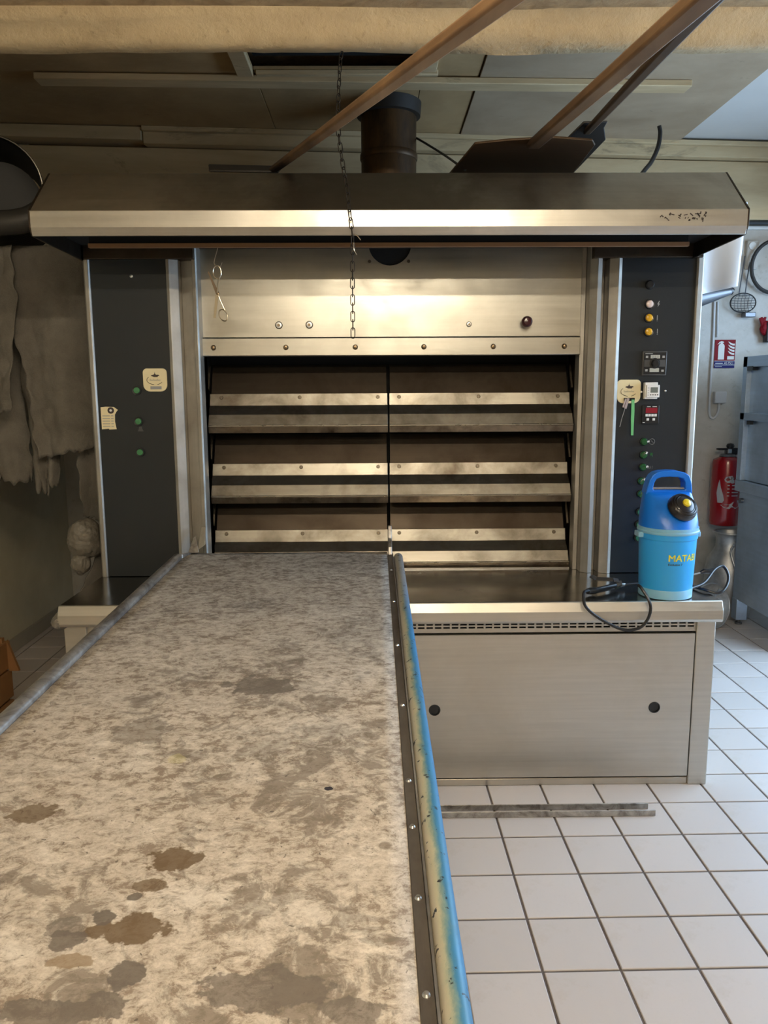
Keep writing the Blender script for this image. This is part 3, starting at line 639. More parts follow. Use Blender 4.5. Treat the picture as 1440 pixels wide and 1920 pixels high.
# white timer
x0, x1, z0, z1 = 1.082, 1.138, 1.455, 1.521
w, h = x1 - x0, z1 - z0
MB().box(x0 - .004, x1 + .010, YP - .001, YP + .002, z0 - .004, z1 + .004).build('timer_cutout', 'black_void', panelR)
tm = MB().box(x0, x1 - w * .08, YP - .022, YP + .002, z0, z1).box(x0 + w * .06, x1, YP - .032, YP - .02, z0 + h * .10, z1 - h * .16).build('timer', 'white_plastic', panelR, bevel=.0015)
MB().box(x0 + w * .34, x0 + w * .86, YP - .0328, YP - .031, z0 + h * .38, z0 + h * .70).build('timer_screen', 'lcd', panelR)
m = MB()
for k in range(4): m.lathe([(.0024, -.0330), (.0024, -.031)], (x0 + w * (.36 + .165 * k), YP, z0 + h * .25), 'Y', 10)
m.build('timer_keys', 'black_plastic', panelR)
m = MB()
for k in range(4): m.box(x0 + w * .14, x0 + w * .24, YP - .0328, YP - .031, z0 + h * (.20 + .14 * k), z0 + h * (.28 + .14 * k))
m.build('timer_scale', 'light_grey_plastic', panelR)
for X, Z in ((1.075, 1.483), (1.172, 1.487)): MB().lathe([(0, -.005), (.004, -.004), (.005, .001)], (X, YP, Z), 'Y', 12).build('screw', 'steel_plain', panelR, smooth=True)
# controller with red display
x0, x1, z0, z1 = 1.080, 1.149, 1.355, 1.430
w, h = x1 - x0, z1 - z0
MB().box(x0, x1, YP - .008, YP + .002, z0, z1).build('controller', 'black_plastic', panelR, bevel=.002)
MB().box(x0 + w * .20, x0 + w * .88, YP - .0088, YP - .006, z0 + h * .58, z0 + h * .86).build('controller_display', 'red_display', panelR)
m = MB()
for k in range(4): m.box(x0 + w * (.19 + .175 * k), x0 + w * (.33 + .175 * k), YP - .010, YP - .007, z0 + h * .40, z0 + h * .53)
for k in range(2): m.box(x0 + w * (.27 + .35 * k), x0 + w * (.41 + .35 * k), YP - .010, YP - .007, z0 + h * .18, z0 + h * .31)
m.box(x0 + w * .05, x0 + w * .17, YP - .009, YP - .007, z0 + h * .06, z0 + h * .10).box(x0 + w * .27, x0 + w * .48, YP - .0085, YP - .007, z0 + h * .91, z0 + h * .935).box(x0 + w * .58, x0 + w * .84, YP - .0085, YP - .007, z0 + h * .91, z0 + h * .935)
m.build('controller_keys', 'print_white', panelR)
# rotary switches and green buttons
def rotary(x, z, ang):
    MB().lathe([(.0155, -.006), (.0165, -.001), (.0165, .001)], (x, YP, z), 'Y', 24).build('switch_ring', 'black_plastic', panelR, smooth=True)
    k = MB().lathe([(0, -.014), (.012, -.013), (.0145, -.010), (.0145, -.004)], (0, 0, 0), 'Y', 24).box(-.013, .013, -.024, -.012, -.0035, .0035)
    k.xform(Matrix.Translation((x, YP, z)) @ Matrix.Rotation(-ang, 4, 'Y')); k.build('rotary_switch', 'green_dark', panelR, smooth=True)
    t = MB().box(.007, .0165, -.0255, -.012, -.003, .003); t.xform(Matrix.Translation((x, YP, z)) @ Matrix.Rotation(-ang, 4, 'Y')); t.build('switch_pointer', 'print_white', panelR)
rotary(1.093, 1.283, .15); rotary(1.094, 1.229, 1.0); rotary(1.094, 1.179, .35)
rotary(1.090, 1.122, .9); rotary(1.090, 1.069, .9)
for x, z in ((1.091, 0.994), (1.089, 0.942), (1.088, 0.886)): pbutton(x, z, panelR)
X, Z = 1.128, 1.283
MB().tube([(X + .0115 * math.cos(a * PI / 12), y, Z + .0115 * math.sin(a * PI / 12)) for a in range(24)], .0007, 4, True).tube([(X - .003, y, Z + .004), (X, y, Z), (X + .006, y, Z - .004)], .0007, 4).build('clock_mark', 'print_grey', panelR)
X, Z = 1.128, 1.229
MB().tube([(X + .0045 * math.cos(a * PI / 8), y, Z - .006 + .0045 * math.sin(a * PI / 8)) for a in range(16)], .0007, 4, True).lathe([(0, -.0008), (.0065, -.0006), (.0065, 0)], (X, YP, Z + .003), 'Y', 14).build('fan_mark', 'green_dark', panelR)
X, Z = 1.124, 1.179
m = MB()
for k in range(4): m.tube([(X - .012 + k * .007, y, Z + .005), (X - .009 + k * .007, y, Z + .001), (X - .012 + k * .007, y, Z - .002), (X - .009 + k * .007, y, Z - .006)], .0005, 4)
m.build('steam_mark', 'print_grey', panelR)
# key with pale tag and wire, green cord end: they hang in the slot of the sticker
kt = thing('key_tag', 'pale key tag with thin wire hanging from the right column sticker', 'key', (1.016, 3.150, 1.430))
k0, k1 = (1.012, 3.155, 1.460), (1.010, 3.152, 1.424)
MB().bar((1.020, 3.154, 1.458), (1.008, 3.150, 1.417), .010, .006, up=(0, 1, 0)).bar((1.010, 3.154, 1.456), (0.999, 3.150, 1.422), .006, .006, up=(0, 1, 0)).build('tag', 'pink_key', kt, bevel=.001)
MB().tube([(1.008, 3.150, 1.420), (0.998, 3.155, 1.377), (0.992, 3.158, 1.344)], .0016, 6).build('wire', 'grey_plastic', kt)
gt = MB().prism([(1.032, 1.453), (1.043, 1.453), (1.045, 1.409), (1.045, 1.310), (1.036, 1.310), (1.033, 1.377)], 'Y', 3.146, 3.151)
tag(gt.build('plastic_strap', 'green_tape'), 'narrow green plastic strap hanging from the right column sticker', 'strap')

# ================================================================== belt loader (long canvas table docked to the oven)
def tz(y): return .800 + .0219 * (y - 1.0)
LX0, LX1, LY0, LY1 = -.762, .047, .30, 3.10
loader = thing('oven_loader', 'long canvas-topped oven loader with stained belt docked at the oven', 'oven loader', (-.36, 1.7, 0))
bm_ = MB(); nx, ny = 24, 84
for j in range(ny + 1):
    y = LY0 + (LY1 - LY0) * j / ny
    for i in range(nx + 1):
        x = LX0 + (LX1 - LX0) * i / nx
        w = mnoise.noise(Vector((x * 4, y * 3, 1))) * .0018
        bm_.v.append((x, y, tz(y) + (w if 0 < i < nx else 0)))
for j in range(ny):
    for i in range(nx): a = j * (nx + 1) + i; bm_.f.append((a, a + 1, a + nx + 2, a + nx + 1))
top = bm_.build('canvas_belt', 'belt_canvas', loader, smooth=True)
sd = top.modifiers.new('thickness', 'SOLIDIFY'); sd.thickness = .004; sd.offset = -1
def tbar(x0, x1, d0, d1, y0, y1):   # a bar that follows the slope of the table
    return MB().add([(x0, y0, tz(y0) + d0), (x1, y0, tz(y0) + d0), (x1, y1, tz(y1) + d0), (x0, y1, tz(y1) + d0), (x0, y0, tz(y0) + d1), (x1, y0, tz(y0) + d1), (x1, y1, tz(y1) + d1), (x0, y1, tz(y1) + d1)],
                    [(0, 3, 2, 1), (4, 5, 6, 7), (0, 1, 5, 4), (1, 2, 6, 5), (2, 3, 7, 6), (3, 0, 4, 7)])
tbar(LX0 + .002, LX1 - .002, -.020, -.0045, LY0 + .03, LY1 - .01).build('table_board', 'old_wood_pale', loader)
# end rollers the canvas turns around
for y in (LY0 + .005, LY1 - .006):
    MB().tube([(LX0 + .002, y, tz(y) - .013), (LX1 - .002, y, tz(y) - .013)], .0125, 18).build('roller', 'belt_canvas', loader, smooth=True)
# left rail: rounded worn bar; right: flat strip with studs and chipped blue tube
def profile_along(prof, y0, y1, n=1):
    m = MB(); k = len(prof)
    for j in range(n + 1):
        y = y0 + (y1 - y0) * j / n
        m.v += [(p[0], y, tz(y) + p[1]) for p in prof]
    for j in range(n):
        for a in range(k): m.f.append((j * k + a, j * k + (a + 1) % k, (j + 1) * k + (a + 1) % k, (j + 1) * k + a))
    m.f.append(tuple(range(k))); m.f.append(tuple(range(n * k, n * k + k))); return m
lr = [(-.763, -.03), (-.764, .006)] + [(-.782 + .018 * math.cos(math.radians(a)), .006 + .012 * math.sin(math.radians(a))) for a in range(15, 181, 15)] + [(-.804, .004), (-.806, -.05), (-.763, -.05)]
profile_along(lr, LY0, 3.02, 8).build('left_rail', 'rail_tarnished', loader, smooth=True, angle=50)
MB().add([(-.804, 3.02, tz(3.02) - .05), (-.763, 3.02, tz(3.02) - .05), (-.763, 3.02, tz(3.02) + .016), (-.804, 3.02, tz(3.02) + .010), (-.765, 3.10, tz(3.1) - .03), (-.745, 3.10, tz(3.1) - .03), (-.745, 3.10, tz(3.1) + .004), (-.765, 3.10, tz(3.1) + .004)],
         [(0, 1, 2, 3), (7, 6, 5, 4), (0, 4, 5, 1), (1, 5, 6, 2), (2, 6, 7, 3), (3, 7, 4, 0)]).build('rail_end', 'rail_tarnished', loader, bevel=.004)
profile_along([(.0475, -.05), (.0475, .001), (.066, .001), (.066, -.05)], LY0, 3.06).build('flat_strip', 'strip_dark_steel', loader, bevel=.001)
profile_along([(.0665, -.045), (.0665, .004), (.070, .004), (.070, -.045)], LY0, 3.06).build('edge_strip', 'steel_plain', loader)
cx, r_ = .090, .0185
profile_along([(cx + r_ * math.cos(2 * PI * a / 18), -.014 + r_ * 1.15 * math.sin(2 * PI * a / 18)) for a in range(18)], LY0, 3.05, 40).build('blue_tube', 'chipped_blue_tube', loader, smooth=True, angle=60)
for y in (1.157, 0.985, 0.814, 1.30, 1.62, 2.0, 2.4, 2.8):
    MB().lathe([(0, .0035), (.0035, .003), (.0055, 0)], (.056, y, tz(y) + .001), 'Z', 12).build('stud', 'steel_plain', loader, smooth=True)
# docking hooks on the oven side
MB().prism([(3.04, tz(3.04) - .02), (3.125, tz(3.1) - .02), (3.140, .905), (3.135, .950), (3.118, .952), (3.105, .90), (3.06, tz(3.06) + .03)], 'X', .050, .066).build('docking_hook', 'rail_tarnished', loader, bevel=.003)
MB().add([(-0.759, 3.090, 0.847), (-0.714, 3.090, 0.851), (-0.733, 3.130, 0.911), (-0.740, 3.130, 0.905), (-0.764, 3.110, 0.843), (-0.719, 3.110, 0.847), (-0.735, 3.145, 0.911), (-0.746, 3.145, 0.902)], [(0, 1, 2, 3), (7, 6, 5, 4), (0, 4, 5, 1), (1, 5, 6, 2), (2, 6, 7, 3), (3, 7, 4, 0)]).build('docking_hook', 'rail_tarnished', loader, bevel=.002)
MB().add([(-0.722, 3.100, 0.855), (-0.689, 3.100, 0.882), (-0.694, 3.145, 0.946), (-0.713, 3.145, 0.946), (-0.727, 3.120, 0.851), (-0.693, 3.120, 0.878), (-0.696, 3.155, 0.944), (-0.716, 3.155, 0.944)], [(0, 1, 2, 3), (7, 6, 5, 4), (0, 4, 5, 1), (1, 5, 6, 2), (2, 6, 7, 3), (3, 7, 4, 0)]).build('docking_hook', 'steel_post', loader, bevel=.002)
# undercarriage
for x0, x1 in ((-.800, -.765), (.048, .085)): tbar(x0, x1, -.10, -.05, LY0, 2.66).build('side_beam', 'chipped_blue_tube', loader, bevel=.003)
for y in (.55, 2.45):
    MB().box(-.80, .085, y - .02, y + .02, .66, .70).build('cross_beam', 'chipped_blue_tube', loader, bevel=.003)
    for x in (-.785, .068):
        MB().box(x - .02, x + .02, y - .02, y + .02, .10, tz(y) - .06).build('leg', 'chipped_blue_tube', loader, bevel=.003)
        MB().lathe([(.015, -.017), (.05, -.015), (.055, 0), (.05, .015), (.015, .017)], (x, y + .02, .055), 'X', 20).build('castor_wheel', 'black_rubber', loader, smooth=True)
        MB().box(x - .022, x + .022, y - .012, y + .03, .075, .115).build('castor_fork', 'steel_plain', loader)
for x in (-.785, .068): MB().box(x - .015, x + .015, .55, 2.45, .20, .23).build('stretcher', 'chipped_blue_tube', loader, bevel=.003)

# ================================================================== sprayer on the ledge
SX, SY, SZ = 1.080, 2.818, .7355
spr = thing('pressure_sprayer', 'blue garden pressure sprayer with black cap on the oven ledge', 'sprayer', (SX, SY, SZ))
tank = MB().lathe([(.088, 0), (.0935, .004), (.0945, .030), (.095, .032), (.1010, .195), (.1015, .220)], (SX, SY, SZ), 'Z', 44).build('tank', 'sprayer_tank', spr, smooth=True)
MB().lathe([(.0895, 0), (.0955, .003), (.0960, .034), (.0950, .036)], (SX, SY, SZ + .0002), 'Z', 44).build('tank_foot', 'sprayer_clear', spr, smooth=True)
MB().lathe([(.1015, .218), (.1045, .222), (.1045, .240), (.1015, .243)], (SX, SY, SZ), 'Z', 44).build('tank_band', 'sprayer_tank', spr, smooth=True)
MB().lathe([(.098, .238), (.107, .241), (.110, .246), (.110, .250), (.107, .253), (.107, .262), (.098, .264)], (SX, SY, SZ), 'Z', 44).build('collar', 'sprayer_clear', spr, smooth=True)
for x in (SX - .108, SX + .105): MB().box(x - .010, x + .016 if x < SX else x + .006, SY - .03, SY + .02, SZ + .224, SZ + .243).build('collar_tab', 'sprayer_clear', spr, bevel=.003)
# upper shell: round at the collar, flattening upwards into a slab that carries the handle
sh = MB(); n = 40; lv = [(.255, .1040, .1040, 0), (.285, .1020, .098, .004), (.315, .0980, .085, .010), (.345, .0930, .066, .018), (.372, .0885, .046, .026), (.385, .087, .035, .030)]
for h, a, b_, dy in lv:
    e = 2.0 + (h - .255) * 8
    for k in range(n):
        q = 2 * PI * k / n; c, s_ = math.cos(q), math.sin(q)
        sh.v.append((SX + a * math.copysign(abs(c) ** (2 / e), c), SY + dy + b_ * math.copysign(abs(s_) ** (2 / e), s_), SZ + h))
for i in range(len(lv) - 1):
    for k in range(n): sh.f.append((i * n + k, i * n + (k + 1) % n, (i + 1) * n + (k + 1) % n, (i + 1) * n + k))
sh.f.append(tuple(range(n))); sh.f.append(tuple(range((len(lv) - 1) * n, len(lv) * n)))
sh.build('shell', 'sprayer_blue', spr, smooth=True, angle=50)
# handle with opening
bm = bmesh.new(); ed = []
def hl(pts):
    vs = [bm.verts.new((SX + p[0], SY + .006, SZ + p[1])) for p in pts]
    for i in range(len(vs)): ed.append(bm.edges.new((vs[i], vs[(i + 1) % len(vs)])))
hl([(-.086, .378), (.086, .378), (.084, .40), (.080, .425), (.072, .445), (.056, .456), (.030, .4625), (0, .464), (-.030, .4625), (-.050, .458), (-.064, .448), (-.074, .43), (-.082, .40)])
hl([(-.056, .392), (.056, .392), (.060, .398), (.058, .420), (.050, .434), (.03, .440), (0, .442), (-.03, .440), (-.048, .434), (-.056, .420), (-.060, .398)])
bmesh.ops.triangle_fill(bm, use_beauty=True, use_dissolve=False, edges=ed)
r = bmesh.ops.extrude_face_region(bm, geom=bm.faces[:])
for v_ in [g for g in r['geom'] if isinstance(g, bmesh.types.BMVert)]: v_.co.y += .052
bmesh.ops.recalc_face_normals(bm, faces=bm.faces); me = bpy.data.meshes.new('handle'); bm.to_mesh(me); bm.free()
place('handle', me, 'sprayer_blue', spr, bevel=.006, seg=3)
MB().tube([(SX - .058, SY + .02, SZ + .397), (SX + .058, SY + .02, SZ + .397)], .006, 10).build('handle_pin', 'steel_plain', spr, smooth=True)
# black filler cap, tilted to the front right
cp = MB().lathe([(0, .034), (.012, .033), (.016, .029), (.030, .027), (.046, .018), (.053, .006), (.054, -.004), (.044, -.006), (.040, -.05)], (0, 0, 0), 'Z', 36)
CM = Matrix.Translation((SX + .022, SY - .066, SZ + .338)) @ Matrix.Rotation(math.radians(14), 4, 'Z') @ Matrix.Rotation(math.radians(50), 4, 'X')
cp.xform(CM); cap = cp.build('cap', 'sprayer_cap', spr, smooth=True)
for rad, hh in ((.034, .0262), (.041, .0225), (.048, .0165)):
    m = MB().tube([(rad * math.cos(k * PI / 16), rad * math.sin(k * PI / 16), hh) for k in range(32)], .0016, 6, True); m.xform(CM); m.build('cap_ridge', 'sprayer_cap', cap, smooth=True)
m = MB().lathe([(0, .042), (.006, .0415), (.010, .039), (.0145, .037), (.015, .028)], (0, 0, 0), 'Z', 24); m.xform(CM); part_label(m.build('cap_button', 'sprayer_yellow', cap, smooth=True), 'yellow valve button')
# lettering wraps around the tank
def wrap_text(nm, body, size, a0, z, mat, r):
    v0, f0 = text_geo(body, size); v, f = [], []
    for ox, oy in ((-1, 0), (1, 0), (0, 1), (0, -1)):      # four close prints make the strokes bold
        k0 = len(v); v += [(p[0] + ox * size * .022, p[1] + oy * size * .022) for p in v0]; f += [tuple(i + k0 for i in q) for q in f0]
    pts = []
    for p in v:
        q = a0 + p[0] / r; zz = z + p[1]; rr2 = .0951 + .0063 * (zz - SZ - .032) / .163 + .0006
        pts.append((SX + rr2 * math.sin(q), SY - rr2 * math.cos(q), zz))
    return MB().add(pts, f).build(nm, mat, spr)
wrap_text('lettering', 'MATABI', .0335, -.31, 0.883, 'print_yellow', .098)
wrap_text('lettering', 'Evolution 7', .011, -.30, 0.867, 'print_dark', .098)
# hose and lance
path = smooth_path([(1.166, 2.800, 0.761), (1.235, 2.840, 0.773), (1.300, 2.900, 0.810), (1.341, 2.920, 0.817), (1.345, 2.880, 0.789), (1.321, 2.840, 0.758), (1.285, 2.820, 0.738), (1.241, 2.840, 0.746), (1.221, 2.900, 0.743)], 8)
part_label(MB().tube(path, .0055, 10).build('hose', 'hose_black', spr, smooth=True), 'black hose curling behind the tank')
MB().tube([(1.250, 2.990, 0.767), (1.292, 3.000, 0.775)], .003, 8).build('lance_tube', 'steel_plain', spr, smooth=True)
MB().tube([(1.288, 3.000, 0.773), (1.302, 3.000, 0.780), (1.324, 3.000, 0.779), (1.340, 3.000, 0.786)], [.006, .010, .010, .006], 12).build('nozzle', 'hose_black', spr, smooth=True)
path = smooth_path([(0.771, 2.740, 0.774), (0.749, 2.710, 0.776), (0.741, 2.690, 0.762), (0.748, 2.685, 0.730), (0.786, 2.685, 0.694), (0.847, 2.685, 0.658), (0.894, 2.685, 0.641), (0.943, 2.685, 0.647), (0.971, 2.685, 0.676), (0.982, 2.685, 0.716), (0.975, 2.690, 0.750), (0.956, 2.715, 0.787), (0.951, 2.735, 0.793)], 8)
part_label(MB().tube(path, .0055, 10).build('hose', 'hose_black', spr, smooth=True), 'black hose looping over the front of the ledge')
MB().tube([(0.788, 2.807, 0.752), (0.798, 2.814, 0.752), (0.819, 2.817, 0.753), (0.821, 2.817, 0.753), (0.910, 2.874, 0.754), (0.921, 2.882, 0.754)], [.011, .013, .013, .011, .0125, .011], 16).build('lance_grip', 'hose_black', spr, smooth=True)
MB().tube([(0.919, 2.882, 0.754), (0.938, 2.890, 0.754), (0.956, 2.898, 0.754)], [.006, .008, .005], 12).build('lance_valve', 'steel_plain', spr, smooth=True)
MB().tube([(0.951, 2.894, 0.754), (1.011, 2.912, 0.754)], .004, 8).build('lance_rod', 'tin_grey', spr, smooth=True)
lv = [(0.907, 2.839, 0.755), (0.911, 2.820, 0.770), (0.911, 2.834, 0.785), (0.889, 2.831, 0.790), (0.835, 2.865, 0.786), (0.820, 2.884, 0.792)]
mm = MB()
for a, b_ in zip(lv[:-1], lv[1:]): mm.bar(a, b_, .020, .004, up=(0, -.5, .9))
mm.build('lance_trigger', 'tin_grey', spr, bevel=.001)

# ================================================================== hanging chain
chain = thing('hanging_chain', 'dark iron chain hanging from the beam in front of the hood', 'chain', (-.10, 2.76, 2.61))
cpath = smooth_path([(-0.103, 2.800, 2.607), (-0.108, 2.770, 2.543), (-0.113, 2.735, 2.433), (-0.114, 2.720, 2.346), (-0.099, 2.700, 2.225), (-0.087, 2.695, 2.157), (-0.078, 2.690, 2.072), (-0.071, 2.690, 2.010), (-0.070, 2.695, 1.955), (-0.072, 2.700, 1.835), (-0.072, 2.700, 1.685)], 20)
lm = MB(); L2, R2, rr = .0100, .0066, .0017
ring = [(R2 * math.cos(a), 0, L2 + R2 * math.sin(a)) for a in [math.radians(q) for q in range(0, 181, 30)]] + [(R2 * math.cos(a), 0, -L2 + R2 * math.sin(a)) for a in [math.radians(q) for q in range(180, 361, 30)]]
lm.tube(ring, rr, 6, True); link_me = lm.mesh('link'); link_me.materials.append(MAT['chain_iron']); link_me.shade_smooth()
acc = 0; step = .0272; k = 0; want = .014
pts_ = [Vector(p) for p in cpath]
for a, b_ in zip(pts_[:-1], pts_[1:]):
    d = (b_ - a).length
    while want <= acc + d:
        p = a.lerp(b_, (want - acc) / d); t = (b_ - a).normalized()
        o = bpy.data.objects.new('link', link_me); COL.objects.link(o); o.parent = chain; o.matrix_parent_inverse = world_of(chain).inverted()
        o.matrix_basis = Matrix.Translation(p) @ t.to_track_quat('Z', 'Y').to_matrix().to_4x4() @ Matrix.Rotation((k % 2) * PI / 2 + .35 + random.uniform(-.15, .15), 4, 'Z') @ Matrix.Diagonal((1, 1, 1.06, 1))
        k += 1; want += step
    acc += d
MB().tube(smooth_path([(-0.070, 2.690, 2.008), (-0.055, 2.685, 2.001), (-0.043, 2.690, 1.988)], 4), .0014, 6).tube(smooth_path([(-0.066, 2.690, 1.979), (-0.065, 2.685, 1.957), (-0.056, 2.688, 1.940)], 4), .0014, 6).build('hook_wire', 'wire_steel', chain, smooth=True)

# ================================================================== scissors on a wire
YS = 2.95
sc = thing('scissors', 'old steel scissors hanging open on a wire under the hood', 'scissors', (-0.569, 2.950, 1.849))
def blade(tip, piv, mt, wt, we, nm='blade', y=0):
    MB().bar(Vector(tip) + Vector((0, y, 0)), Vector(piv) + Vector((0, y, 0)), wt, .003, up=(0, 1, 0), w2=we, h2=.003).build(nm, mt, sc)
blade((-0.587, 2.950, 1.761), (-0.575, 2.950, 1.843), 'scissor_pale', .008, .012); blade((-0.605, 2.950, 1.926), (-0.573, 2.950, 1.847), 'scissor_blade', .004, .013, y=.004)
MB().tube([(-0.577, 2.950, 1.838), (-0.565, 2.950, 1.904)], .0028, 8).tube([tuple(Vector((-0.572, 2.950, 1.924)) + Vector((.0150 * math.cos(a * PI / 12), 0, .0225 * math.sin(a * PI / 12)))) for a in range(24)], .0023, 7, True).build('handle', 'scissor_steel', sc, smooth=True)
q = math.radians(20)
MB().tube([(-0.574, 2.954, 1.849), (-0.563, 2.954, 1.821), (-0.550, 2.954, 1.790)], .003, 8).tube([tuple(Vector((-0.556, 2.954, 1.771)) + Vector((.0145 * math.cos(a * PI / 12) * math.cos(q) + .0215 * math.sin(a * PI / 12) * math.sin(q) * -1, 0, .0145 * math.cos(a * PI / 12) * math.sin(q) + .0215 * math.sin(a * PI / 12) * math.cos(q)))) for a in range(24)], .0023, 7, True).build('handle', 'scissor_steel', sc, smooth=True)
MB().lathe([(0, -.004), (.004, -.003), (.004, .006)], (-0.573, 2.950, 1.847), 'Y', 12).build('rivet', 'bolt_brass', sc, smooth=True)
MB().tube([(-0.546, 2.875, 2.023), (-0.553, 2.890, 2.004), (-0.574, 2.930, 1.972), (-0.581, 2.945, 1.956), (-0.575, 2.952, 1.943), (-0.562, 2.952, 1.938), (-0.553, 2.950, 1.958)], .0013, 6).build('hanging_wire', 'wire_steel', sc, smooth=True)

# ================================================================== steel bars on the floor
for lab, y0, y1, xe in (('rusty steel angle bar on the floor, the one nearer the oven', 2.600, 2.592, .975), ('rusty steel angle bar on the floor, the one nearer the camera', 2.545, 2.545, .985)):
    m = MB().prism([(0, 0), (.030, 0), (.030, .004), (.004, .004), (.004, .022), (0, .022)], 'X', -.25, xe)
    m.xform(Matrix.Translation((0, y1, .001))); ob = m.build('angle_bar', 'rail_tarnished', bevel=.001); tag(ob, lab, 'steel bar', 'steel bars on the floor')

# ================================================================== peels lying over the hood
def peel(label, blade_pts, th, h0, h1, w0, w1, bm_name, hmat='peel_wood', ridge=None):
    t = thing('bakers_peel', label, 'peel', tuple(sum((Vector(p) for p in blade_pts), Vector()) / len(blade_pts)), 'bakery peels over the hood')
    n = len(blade_pts); v = [Vector(p) for p in blade_pts]
    nrm = (v[1] - v[0]).cross(v[2] - v[0]).normalized()
    if nrm.z < 0: nrm = -nrm
    m = MB().add([p for p in v] + [p + nrm * th for p in v], [tuple(range(n)), tuple(range(2 * n - 1, n - 1, -1))] + [(i, i + n, (i + 1) % n + n, (i + 1) % n) for i in range(n)])
    m.build('blade', bm_name, t, bevel=.004)
    MB().bar(h0, h1, w0, w0 * .62, w2=w1, h2=w1 * .62).build('handle', hmat, t, bevel=.007)
    return t
def ext(a, b, k): a = Vector(a); b = Vector(b); return tuple(a + (b - a) * k)
# slim peel on the left: blade flat on the roof, long handle rising to the right
a0, a1 = (-0.379, 3.120, 2.321), (0.224, 1.450, 2.156)
peel('slim wooden peel whose handle crosses behind the hanging chain', [(-0.658, 3.300, 2.381), (-0.617, 3.100, 2.308), (-0.357, 3.100, 2.304), (-0.362, 3.300, 2.374)], .010, a0, ext(a0, a1, 1.35), .032, .046, 'peel_dark')
# broad peel
b0, b1 = (0.568, 2.920, 2.351), (0.601, 1.550, 2.202)
peel('broad brown wooden peel resting on the roof of the oven', [(0.357, 2.900, 2.349), (0.476, 2.880, 2.355), (0.630, 2.860, 2.357), (0.763, 2.860, 2.347), (0.796, 2.950, 2.359), (0.800, 3.300, 2.344), (0.292, 3.300, 2.336)], .014, b0, ext(b0, b1, 1.35), .046, .050, 'peel_blade')
c0, c1 = (0.789, 3.050, 2.433), (0.703, 1.750, 2.292)
peel('dark narrow peel with notched blade, rightmost of the three', [(0.708, 3.020, 2.398), (0.760, 2.980, 2.446), (0.847, 2.980, 2.447), (0.846, 3.020, 2.438), (0.876, 3.100, 2.421), (0.832, 3.400, 2.380), (0.731, 3.400, 2.374)], .010, c0, ext(c0, c1, 1.35), .030, .040, 'peel_dark', 'peel_blade')

# ================================================================== flue, ducts, cable
fl = thing('flue_pipe', 'brown rusty flue pipe rising from the oven roof to the ceiling', 'pipe', (0.084, 4.4, 2.335))
FX_ = 0.084
MB().lathe([(.147, 0), (.147, .652)], (FX_, 4.4, 2.336), 'Z', 40).build('pipe', 'rust_pipe', fl, smooth=True)
MB().lathe([(.149, .0), (.153, .006), (.153, .03), (.149, .036)], (FX_, 4.4, 2.70), 'Z', 40).build('seam_band', 'rust_pipe', fl, smooth=True)
MB().lathe([(.150, .0), (.168, .004), (.173, .07), (.150, .07)], (FX_, 4.4, 2.918), 'Z', 40).build('collar', 'peel_dark', fl, smooth=True)
dk = thing('ventilation_duct', 'black round ventilation duct left of the hood', 'duct', (-1.55, 3.5, 2.35))
def ringed(p0, d, L, R, n=14):
    m = MB(); p0 = Vector(p0); d = Vector(d).normalized(); pts = []; rad = []
    for k in range(n * 4 + 1): pts.append(p0 + d * L * k / (n * 4)); rad.append(R * (1 + .012 * math.cos(k * PI / 2)))
    return pts, rad
c0 = Vector((-1.569, 3.400, 2.342)); dd = Vector((-.30, .92, .05)).normalized()
pts, rad = ringed(c0, dd, .75, .192)
m = MB().tube(pts, rad, 36); m.f = [f_ for f_ in m.f if len(f_) == 4]; m.build('duct_shell', 'duct_black', dk, smooth=True)
m = MB().tube([c0 + dd * .02, c0 + dd * .5], [.186, .17], 36); m.f = [f_ for f_ in m.f if len(f_) == 4]; m.build('duct_inside', 'duct_black', dk, smooth=True)
ax = dd.cross(Vector((0, 0, 1))).normalized(); ay = dd.cross(ax)
MB().tube([c0 + (ax * math.cos(k * PI / 24) + ay * math.sin(k * PI / 24)) * .190 for k in range(48)], .0028, 6, True).build('rim', 'wire_steel', dk, smooth=True)
m = MB().tube([c0 + dd * .30 - Vector((0, 0, .02)), c0 + dd * .32 - Vector((0, 0, .02))], [.168, .168], 30).build('damper', 'duct_black', dk)
MB().tube(smooth_path([(-2.09, 3.40, 2.26), (-1.80, 3.34, 2.20), (-1.56, 3.28, 2.165), (-1.40, 3.30, 2.18), (-1.32, 3.36, 2.25)], 6), .048, 20).build('elbow', 'duct_grey', dk, smooth=True)
cbl = MB().tube(smooth_path([(1.594, 4.600, 2.940), (1.602, 4.600, 2.901), (1.587, 4.580, 2.825), (1.528, 4.500, 2.727), (1.456, 4.400, 2.651), (1.375, 4.300, 2.559)], 6), .012, 8).build('black_cable', 'black_rubber', smooth=True)
tag(cbl, 'short black cable curving down from the ceiling behind the hood', 'cable')
tag(MB().tube(smooth_path([(0.232, 4.400, 2.817), (0.280, 4.300, 2.758), (0.351, 4.000, 2.617), (0.357, 3.191, 2.340)], 5), .006, 6).build('dark_cord', 'black_rubber', smooth=True), 'thin dark cord slanting down beside the flue pipe', 'cord')

